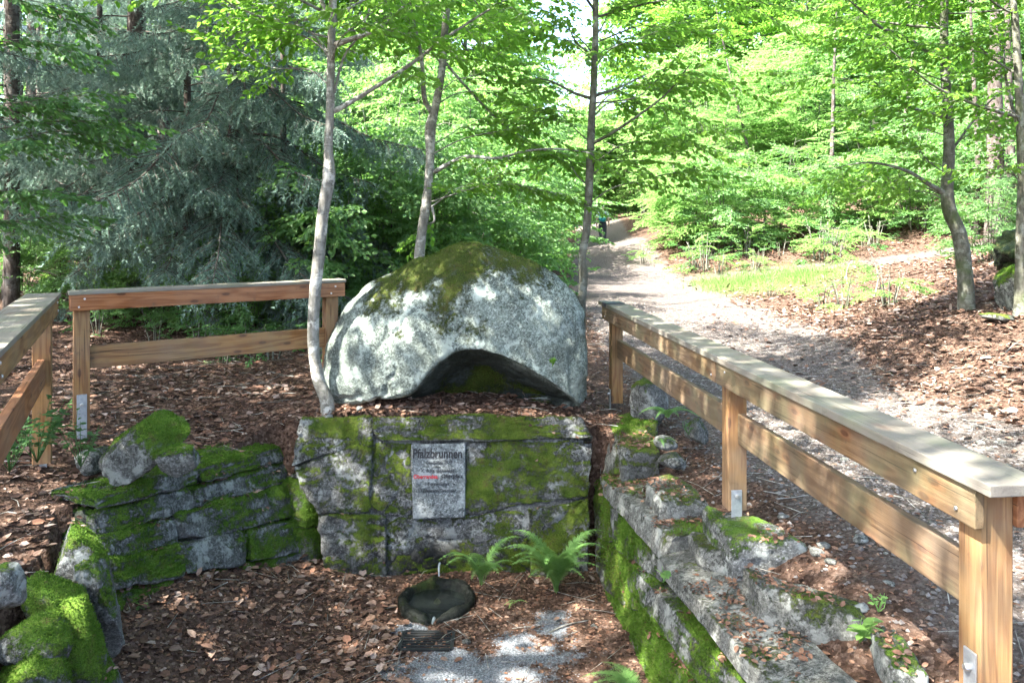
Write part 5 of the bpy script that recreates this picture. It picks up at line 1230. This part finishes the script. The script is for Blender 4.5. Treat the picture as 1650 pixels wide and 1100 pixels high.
# overhanging beech twigs at the left edge
rgb = np.random.default_rng(9)
root = thing('beech_tree', (-5.6, 7.6, gz(-5.6, 7.6)), 'beech at the left picture edge reaching leafy twigs in front of the spruces', 'tree')
wood = MB(); crown = Crown(); x0, y0_, g0 = -5.6, 7.6, gz(-5.6, 7.6)
wood.add(*tube([(x0, y0_, g0 - 0.2), (x0 - 0.1, y0_, g0 + 2), (x0, y0_, g0 + 4.5), (x0 + 0.2, y0_, g0 + 7)], [0.09, 0.075, 0.055, 0.01], 10, 6, 0.1))
for (px, py, Y) in [(150,195,8.2),(70,160,7.8),(100,80,8.0),(120,170,8.0),(60,310,7.9),(110,20,8.3),(30,230,7.6),(150,220,8.4),(70,350,8.0)]:
    e = P(px, py, Y); branch_with_sprays(wood, crown, (x0, y0_, e[2] - 0.1), e, 0.014, rgb, 0.06, 6, 0.85, SPRAYS, 0.35, n=5)
finish_tree(root, wood, crown, M_BARK_GREEN, M_HERB)

# ------------------------------------------------------------------ ferns and herbs
def frond(L, az, rise, rng, base):
    base = np.asarray(base, float); h = np.array([math.cos(az), math.sin(az), 0]); sd = np.array([-h[1], h[0], 0])
    ts = np.linspace(0, 1, 9); c = np.array([base + h * (L * (0.15 * t + 0.75 * t ** 1.5)) + Z3 * (L * (rise * 1.25 * t - (rise * 0.55 + 0.30) * t ** 2.2)) for t in ts]); c = catmull(c, 5)
    mb = MB(); mb.add(*tube(c[::5], np.linspace(0.0035, 0.001, len(c[::5])), 4, 2, cap=False))
    npn = 21; pos, dr, up, sz = [], [], [], []
    for i in range(npn):
        t = 0.16 + 0.84 * i / npn; j = min(int(t * (len(c)-1)), len(c)-2); d = c[j+1] - c[j]; d /= np.linalg.norm(d); nrm = np.cross(d, sd); nrm *= np.sign(nrm[2] + 1e-6)
        pl = L * 0.27 * min(1.0, (1.06 - t) * 1.35) * (0.55 + 0.45 * min(1, (t - 0.1) * 4))
        for s_ in (-1, 1):
            pd = sd * s_ * 0.93 + d * 0.35 - Z3 * 0.12; pd /= np.linalg.norm(pd)
            m = max(3, int(pl / 0.013))
            for k in range(m):
                u = (k + 0.4) / m; q = c[j] + pd * (pl * u) - Z3 * (0.10 * pl * u * u); w = 0.026 * (L / 0.5) * (1.05 - u) ** 0.7 * (pl / (0.27 * L)) ** 0.5
                perp = np.cross(nrm, pd)
                for s2 in (-1, 1): pos.append(q); dr.append(perp * s2 * 0.9 + pd * 0.55); up.append(nrm); sz.append(w)
    V, Q = leaves(np.array(pos), np.array(dr), np.array(up), np.array(sz), 1.05); mb.add(V, [Q]); return mb
def fern(px, py, n, L, label, seed, Y=None, azr=(0, 2 * PI), rise=0.9):
    rng = np.random.default_rng(seed); b = G(px, py) if Y is None else P(px, py, Y)
    root = thing('fern', tuple(b), label, 'fern')
    for i in range(n):
        az = azr[0] + (azr[1] - azr[0]) * (i + 0.5) / n + rng.normal(0, 0.2)
        frond(L * rng.uniform(0.75, 1.15), az, rise * rng.uniform(0.75, 1.2), rng, b + rng.normal(0, 0.012, 3) * [1, 1, 0]).part(root, 'frond', M_FERN, False)
fern(776, 940, 9, 0.38, 'small fern hanging over the right rim of the stone basin', 601, 6.45, (PI * 0.9, 2.1 * PI), 1.5)
fern(897, 952, 20, 0.44, 'large sunlit fern at the foot of the wall right of the basin', 602, 6.40, (PI * 0.8, 2.25 * PI), 1.45)
fern(1075, 672, 8, 0.36, 'fern growing on the upright rock under the railing', 603, 7.3, (PI * 0.7, 2.2 * PI), 0.7)
fern(1062, 712, 4, 0.22, 'little fern below the railing fern', 604, 6.9, (PI, 2 * PI), 0.5)
fern(1030, 1125, 7, 0.36, 'fern at the bottom edge of the picture beside the slab wall', 605, 4.95, (PI * 0.55, 1.6 * PI), 0.7)
fern(830, 970, 3, 0.13, 'tiny fern on the needles right of the basin', 606, 6.2, (PI, 2 * PI), 0.6)
def herb(px, py, Y, n, H, leaf, label, seed, mat=M_HERB, name='herb'):
    rng = np.random.default_rng(seed); b = P(px, py, Y) if Y else G(px, py); root = thing(name, tuple(b), label, 'plant'); st = MB(); pos, dr, up, sz = [], [], [], []
    for i in range(n):
        az = rng.uniform(0, 2 * PI); l = H * rng.uniform(0.6, 1.1); d = np.array([math.cos(az) * 0.5, math.sin(az) * 0.5, 1]); d /= np.linalg.norm(d); c = b + d * l; st.add(*tube([b, b + d * l * 0.5 + rng.normal(0, 0.01, 3), c], [0.003, 0.0025, 0.0015], 4, 2))
        for k in range(max(3, int(l / 0.035))):
            t = rng.uniform(0.35, 1.0); a2 = rng.uniform(0, 2 * PI); pos.append(b + d * l * t); dr.append([math.cos(a2), math.sin(a2), rng.uniform(-0.2, 0.35)]); up.append([rng.normal(0, .3), rng.normal(0, .3), 1]); sz.append(leaf * rng.uniform(0.6, 1.15))
    st.part(root, 'stems', mat); V, Q = leaves(np.array(pos), np.array(dr), np.array(up), np.array(sz)); part(root, 'leaves', V, [Q], mat, False)
herb(60, 745, 5.2, 16, 0.42, 0.060, 'leafy green shrub in front of the forward left railing post', 611, name='shrub')
herb(130, 752, 5.4, 10, 0.38, 0.055, 'leafy shrub in front of the back railing\'s left post', 612, name='shrub')
herb(15, 760, 4.9, 12, 0.36, 0.055, 'leafy shrub at the left picture edge below the railing', 613, name='shrub')
herb(1385, 1035, 3.75, 5, 0.13, 0.075, 'pale green herb on the leafy bank, left of the nearest post', 614, M_LEAF_PALE)
herb(1068, 938, 4.75, 4, 0.09, 0.055, 'small green seedling growing on the slab wall', 615, M_FERN)
herb(1110, 700, 6.8, 5, 0.12, 0.04, 'small herb beside the pale upright stone', 616)
herb(395, 515, 9.0, 6, 0.15, 0.05, 'small herb on the litter seen under the left railing', 617)
herb(232, 985, 5.25, 3, 0.06, 0.05, 'tiny seedling at the foot of the mossy left wall', 618, M_FERN)
herb(1415, 985, 3.9, 6, 0.10, 0.03, 'tuft of small leaves beside the long pale stone', 619, M_FERN)
herb(890, 590, 7.05, 5, 0.10, 0.05, 'leafy sprig hanging in front of the boulder\'s right side', 620, M_LEAF)

# ------------------------------------------------------------------ leaf litter, gravel, grass
def scatter(n, x0, x1, y0, y1, keep, rng):
    x = rng.uniform(x0, x1, n); y = rng.uniform(y0, y1, n); k = rng.random(n) < keep(x, y); return x[k], y[k]
def litter(name, parts_, mat, seed, label=None):
    rng = np.random.default_rng(seed); Vs = MB()
    for (n, x0, x1, y0, y1, keep, s0, s1, lift) in parts_:
        x, y = scatter(n, x0, x1, y0, y1, keep, rng)
        if not len(x): continue
        z = ground(x, y) + rng.uniform(0.002, lift, len(x)); m = len(x)
        dr = np.stack([rng.normal(0, 1, m), rng.normal(0, 1, m), rng.normal(0, 0.2, m)], 1); up = np.stack([rng.normal(0, 0.33, m), rng.normal(0, 0.33, m), np.ones(m)], 1)
        V, Q = leaves(np.stack([x, y, z], 1), dr, up, s0 * 0.5 + (s1 * 1.3 - s0 * 0.5) * rng.random(m) ** 1.8, rng.uniform(0.7, 1.3)); Vs.add(V, [Q])
    o = link(name, Vs.mesh(name, False), mat); o['kind'] = 'stuff'; o['label'] = label or name; return o
def infr(x, y): return (np.abs(x) < 0.72 * y + 0.9)
inh = lambda x, y: inpoly(x, y, HOLE)
dens = lambda x, y: np.where(inh(x, y), 0, 1) * infr(x, y) * (1 - 0.85 * pathmask(x, y))
def bare(x, y): q_ = np.stack([x, y, 0 * x], -1); return 0.25 + 0.75 * sstep(0.35, 0.62, fbm(q_ * 0.8 + 4, 3))
litter('leaf_litter', [
    (22000, -4.5, 0.8, 2.6, 8.4, lambda x, y: dens(x, y) * (0.35 + 0.65 * bare(x, y)), 0.035, 0.075, 0.02),
    (22000, -8, 1.0, 8.4, 14, lambda x, y: dens(x, y) * bare(x, y), 0.05, 0.085, 0.02),
    (18000, 3.2, 9, 5.5, 15, lambda x, y: dens(x, y), 0.05, 0.09, 0.025),
    (9000, -12, 0, 14, 24, lambda x, y: dens(x, y), 0.07, 0.12, 0.03),
    (9000, 4, 14, 15, 26, lambda x, y: dens(x, y) * (1 - grassmask(x, y)), 0.08, 0.13, 0.03),
    (6000, -2.9, 1.2, 3.4, 6.9, lambda x, y: inh(x, y) * np.where(x < -0.9 - 0.3 * (y - 6), 1.0, 0.06), 0.035, 0.075, 0.03)], M_LITTER, 21, 'dry brown beech leaves covering the wood floor')
litter('leaf_crumbs', [
    (26000, -2.9, 1.4, 3.4, 7.0, lambda x, y: inh(x, y) * np.clip(1.0 - 1.5 * finemask(x, y), 0.02, 1), 0.012, 0.035, 0.008),
    (14000, 0.7, 3.6, 2.6, 8.4, lambda x, y: (1 - inh(x, y)) * infr(x, y) * (1 - 0.8 * pathmask(x, y)), 0.014, 0.04, 0.008),
    (6000, -1.9, 0.9, 7.05, 7.5, lambda x, y: 0.9 + 0 * x, 0.014, 0.04, 0.008),
    (9000, -4, 0, 6.5, 9.5, lambda x, y: dens(x, y), 0.014, 0.04, 0.006)], M_LITTER_RED, 22, 'reddish brown leaf crumbs and needles on the basin floor and banks')
# leaves caught on the stones
rngc = np.random.default_rng(61)
def caught(surfs, mat, per, s0, s1, name, label, thr=0.5, root=None):
    mb = MB()
    for V, Q in surfs:
        c = V[Q].mean(1); nr = np.cross(V[Q[:, 2]] - V[Q[:, 0]], V[Q[:, 3]] - V[Q[:, 1]]); A = np.linalg.norm(nr, axis=1) / 2; nr /= np.linalg.norm(nr, axis=1)[:, None] + 1e-9
        w_ = A * per * sstep(0.70, 0.92, nr[:, 2]) * sstep(thr, thr + 0.12, fbm(c * 4.5 + 31, 3)); cnt = rngc.poisson(w_); f = np.repeat(np.arange(len(Q)), cnt); m = len(f)
        if not m: continue
        a, b = rngc.random((2, m, 1)); p_ = (V[Q[f, 0]] * (1-a) + V[Q[f, 1]] * a) * (1-b) + (V[Q[f, 3]] * (1-a) + V[Q[f, 2]] * a) * b
        LV, LQ = leaves(p_ + nr[f] * rngc.uniform(0.003, 0.015, (m, 1)), np.stack([rngc.normal(0, 1, m), rngc.normal(0, 1, m), rngc.normal(0, 0.25, m)], 1), nr[f] + rngc.normal(0, 0.3, (m, 3)), s0 + (s1 - s0) * rngc.random(m) ** 1.5, 1.0); mb.add(LV, [LQ])
    if mb.n:
        o = link(name, mb.mesh(name, False), mat); o['kind'] = 'stuff'; o['label'] = label
caught([(v, q_) for v, q_, _m in MOSS_PTS['right']] + SLABS, M_LITTER_RED, 1500, 0.012, 0.05, 'caught_leaves', 'brown leaf crumbs lying on the stones of the right bank', 0.46)
caught([(v, q_) for k_ in ('left', 'end', 'centre') for v, q_, _m in MOSS_PTS[k_]], M_LITTER, 700, 0.02, 0.06, 'caught_leaves', 'dry leaves caught on the mossy left wall', 0.52)
def twiglitter(n, seed):
    rng = np.random.default_rng(seed); mb = MB()
    x, y = scatter(n, -4.5, 7, 3, 12, lambda x, y: infr(x, y) * 1.0, rng); z = ground(x, y)
    for i in range(len(x)):
        a = rng.uniform(0, 2 * PI); l = rng.uniform(0.04, 0.22); d = np.array([math.cos(a) * l, math.sin(a) * l, rng.normal(0, 0.006)]); c = np.array([x[i], y[i], z[i] + 0.012])
        mb.add(*tube([c - d, c + rng.normal(0, 0.008, 3), c + d], [0.003, 0.0028, 0.0015], 4, 1, cap=False))
    o = link('twig_litter', mb.mesh('twig_litter'), M_BARK); o['kind'] = 'stuff'; o['label'] = 'thin fallen twigs strewn over the litter'
twiglitter(1400, 71)
def gravel(n, x0, x1, y0, y1, keep, s0, s1, seed, name, label, mat):
    rng = np.random.default_rng(seed); x, y = scatter(n, x0, x1, y0, y1, keep, rng); z = ground(x, y); m = len(x)
    O = np.array([(1,0,0),(-1,0,0),(0,1,0),(0,-1,0),(0,0,1),(0,0,-1)], float); Tt = np.array([(0,2,4),(2,1,4),(1,3,4),(3,0,4),(2,0,5),(1,2,5),(3,1,5),(0,3,5)])
    s_ = rng.uniform(s0, s1, (m, 1, 1)) * np.array([1, 0.8, 0.55]); a = rng.uniform(0, 2 * PI, m); ca, sa = np.cos(a), np.sin(a)
    v = O[None] * s_ * rng.uniform(0.7, 1.3, (m, 6, 1)); V = np.stack([v[..., 0]*ca[:, None] - v[..., 1]*sa[:, None] + x[:, None], v[..., 0]*sa[:, None] + v[..., 1]*ca[:, None] + y[:, None], v[..., 2] + z[:, None] + s_[:, :, 2] * 0.3], -1)
    o = link(name, npmesh(name, V.reshape(-1, 3), [(np.arange(m)[:, None, None] * 6 + Tt[None]).reshape(-1, 3)], False), mat); o['kind'] = 'stuff'; o['label'] = label
gravel(30000, 0.6, 5.5, 2.4, 16, lambda x, y: pathmask(x, y) * infr(x, y) * np.clip(14 / y ** 1.3, 0, 1), 0.008, 0.024, 31, 'gravel', 'loose grey gravel on the woodland path', M_GRAVEL)
gravel(26000, -1.9, 1.3, 3.6, 6.6, lambda x, y: inh(x, y) * sstep(0.35, 0.6, finemask(x, y)), 0.004, 0.010, 32, 'fine_gravel', 'pale bluish fine gravel patches on the basin floor', M_GRAVEL_FINE)
# single pale stones
rg3 = np.random.default_rng(41)
for i in range(34):
    px, py = rg3.uniform(1250, 1640), rg3.uniform(560, 1000)
    c = G(px, py); s_ = rg3.uniform(0.03, 0.085); V, Q, mo = rockmesh(c + np.array([0, 0, s_ * 0.12]), (s_ * 1.4, s_, s_ * 0.5), (0, 0, rg3.uniform(0, 3)), 800 + i, 5, 0.15, 2.4, -0.8)
    me = npmesh('pebble', V - c, [Q]); attr(me, 'moss', mo); o = link('pebble', me, M_SLAB); o.location = tuple(c); tag(o, 'small pale stone lying on the path behind the long railing', 'stone', 'small stones on the path')
for i, (px, py, s_, lab) in enumerate([(752,1036,0.05,'pale pebble just right of the drain grate'),(580,660,0.06,'small pale stone under the left end of the boulder'),(957,1010,0.05,'pale pebble at the foot of the slab wall'),(938,877,0.04,'little pale stone in the corner beside the large fern')]):
    c = G(px, py); V, Q, mo = rockmesh(c + np.array([0, 0, s_ * 0.2]), (s_ * 1.3, s_, s_ * 0.7), (0, 0, i), 850 + i, 6, 0.15, 2.4, -0.8); me = npmesh('pebble', V - c, [Q]); attr(me, 'moss', mo); o = link('pebble', me, M_SLAB); o.location = tuple(c); tag(o, lab, 'stone')
# grass strip
rng = np.random.default_rng(51); x, y = scatter(30000, 3.6, 13, 16, 23, lambda x, y: grassmask(x, y) ** 1.3, rng); z = ground(x, y); m = len(x)
a = rng.uniform(0, 2 * PI, m); w_ = np.stack([np.cos(a), np.sin(a), 0 * a], 1) * 0.006; hgt = rng.uniform(0.08, 0.26, m); ln = np.stack([rng.normal(0, 0.07, m), rng.normal(0, 0.07, m), hgt], 1); p = np.stack([x, y, z - 0.01], 1)
V = np.stack([p - w_, p + w_, p + ln], 1).reshape(-1, 3); o = link('grass', npmesh('grass', V, [np.arange(len(V)).reshape(-1, 3)], False), M_GRASS); o['kind'] = 'stuff'; o['label'] = 'strip of sunlit grass beside the path'
# fallen sticks
for i, (x0_, y0_, x1_, y1_, lab) in enumerate([(880,1022,948,1000,'thin stick lying on the basin floor right of the grate'),(1615,575,1650,545,'short stick on the bank at the right picture edge'),(1412,590,1440,605,'short stick on the lower leaf bank')]):
    a, b = G(x0_, y0_), G(x1_, y1_); r_ = 0.006; lift = np.array([0, 0, r_])
    V, Fs = tube([a + lift, (a + b) / 2 + lift * 1.5 + rng.normal(0, 0.01, 3), b + lift], [r_, r_ * 0.9, r_ * 0.6], 7, 4, 0.2, i); me = npmesh('fallen_stick', V - a, Fs); o = link('fallen_stick', me, M_BARK); o.location = tuple(a); tag(o, lab, 'stick')
# dead twigs by the crooked tree
for i, (pts_, lab) in enumerate([([(1408,478),(1415,450),(1410,425),(1398,400)],'thin leafless shoot left of the crooked bank tree'),([(1366,456),(1364,440),(1370,422)],'short dead stub on the litter bank')]):
    b = G(*pts_[0]); q = [P(x, y, b[1]) for x, y in pts_]; q[0] = q[0] - np.array([0, 0, 0.05]); V, Fs = tube(q, np.linspace(0.018, 0.006, len(q)), 6, 4, 0.15); me = npmesh('dead_shoot', V - b, Fs); o = link('dead_shoot', me, M_BARK); o.location = tuple(b); tag(o, lab, 'twig')

# ------------------------------------------------------------------ the hiker
def hiker():
    Y = 35.0; b = P(971, 398, Y); x0 = b[0]; g = gz(x0, Y); root = thing('person', (x0, Y, g), 'person in dark trousers with teal backpack walking away up the path', 'person')
    def skin(name, verts, edges, rads, mat, root_i=0):
        me = bpy.data.meshes.new(name); me.from_pydata(verts, edges, []); ob = bpy.data.objects.new(name, me); COL.objects.link(ob)
        md = ob.modifiers.new('s', 'SKIN'); ob.modifiers.new('d', 'SUBSURF').levels = 2
        for i, r_ in enumerate(rads): me.skin_vertices[0].data[i].radius = (r_, r_) if not isinstance(r_, tuple) else r_
        me.skin_vertices[0].data[root_i].use_root = True
        bpy.context.view_layer.update(); m2 = bpy.data.meshes.new_from_object(ob.evaluated_get(bpy.context.evaluated_depsgraph_get()))
        bpy.data.objects.remove(ob); bpy.data.meshes.remove(me); m2.name = name; m2.polygons.foreach_set('use_smooth', np.ones(len(m2.polygons), bool)); m2.materials.clear()
        return link(name, m2, mat, root)
    body = [(0,0,0.95),(0,0,1.12),(0,0.02,1.32),(0,0.03,1.46),(0,0.03,1.53),(0,0.03,1.63),(0,0.03,1.72),
            (-0.19,0.02,1.43),(-0.25,0.0,1.15),(-0.26,0.08,0.92),(-0.26,0.11,0.84), (0.19,0.02,1.43),(0.25,0.02,1.15),(0.27,0.10,0.92),(0.27,0.13,0.84),
            (-0.09,0,0.90),(-0.10,0.06,0.50),(-0.10,-0.02,0.09),(-0.11,0.12,0.035), (0.09,0,0.90),(0.10,0.02,0.50),(0.10,-0.14,0.12),(0.11,-0.02,0.04)]
    ed = [(0,1),(1,2),(2,3),(3,4),(4,5),(5,6),(3,7),(7,8),(8,9),(9,10),(3,11),(11,12),(12,13),(13,14),(0,15),(15,16),(16,17),(17,18),(0,19),(19,20),(20,21),(21,22)]
    rd_ = [(0.155,0.11),(0.14,0.10),(0.17,0.11),(0.12,0.09),0.055,(0.085,0.10),(0.06,0.07),0.055,0.042,0.033,0.03,0.055,0.042,0.033,0.03,0.085,0.06,0.042,0.035,0.085,0.06,0.042,0.035]
    skin('body', body, ed, rd_, M_SKIN)
    skin('shirt', [(0,0,0.86),(0,0,1.12),(0,0.02,1.33),(0,0.03,1.45),(-0.20,0.02,1.43),(-0.25,0.0,1.2),(0.20,0.02,1.43),(0.25,0.02,1.2)], [(0,1),(1,2),(2,3),(3,4),(4,5),(3,6),(6,7)], [(0.175,0.13),(0.16,0.12),(0.19,0.13),(0.13,0.10),0.07,0.06,0.07,0.06], M_SHIRT)
    skin('trousers', [(0,0,1.12),(0,0,0.94),(-0.09,0,0.86),(-0.10,0.06,0.50),(-0.10,-0.01,0.16),(0.09,0,0.86),(0.10,0.02,0.50),(0.10,-0.12,0.18)], [(0,1),(1,2),(2,3),(3,4),(1,5),(5,6),(6,7)], [(0.175,0.13),(0.18,0.14),0.105,0.078,0.065,0.105,0.078,0.065], M_TROUSER)
    skin('shoe', [(-0.10,-0.05,0.05),(-0.11,0.13,0.045)], [(0,1)], [0.05, 0.045], M_SHOE); skin('shoe', [(0.10,-0.16,0.08),(0.11,0.02,0.045)], [(0,1)], [0.05, 0.045], M_SHOE)
    pk = skin('backpack', [(0,-0.19,1.02),(0,-0.21,1.22),(0,-0.17,1.44)], [(0,1),(1,2)], [(0.17,0.11),(0.18,0.13),(0.13,0.08)], M_PACK)
    skin('pack_lid', [(0,-0.18,1.42),(0,-0.17,1.50)], [(0,1)], [(0.15,0.11),(0.11,0.08)], M_PACK_DARK)
    skin('hat', [(0,0.03,1.68),(0,0.03,1.77)], [(0,1)], [(0.115,0.125),(0.08,0.09)], M_HAT)
    root.rotation_euler = (0, 0, -0.15)
hiker()
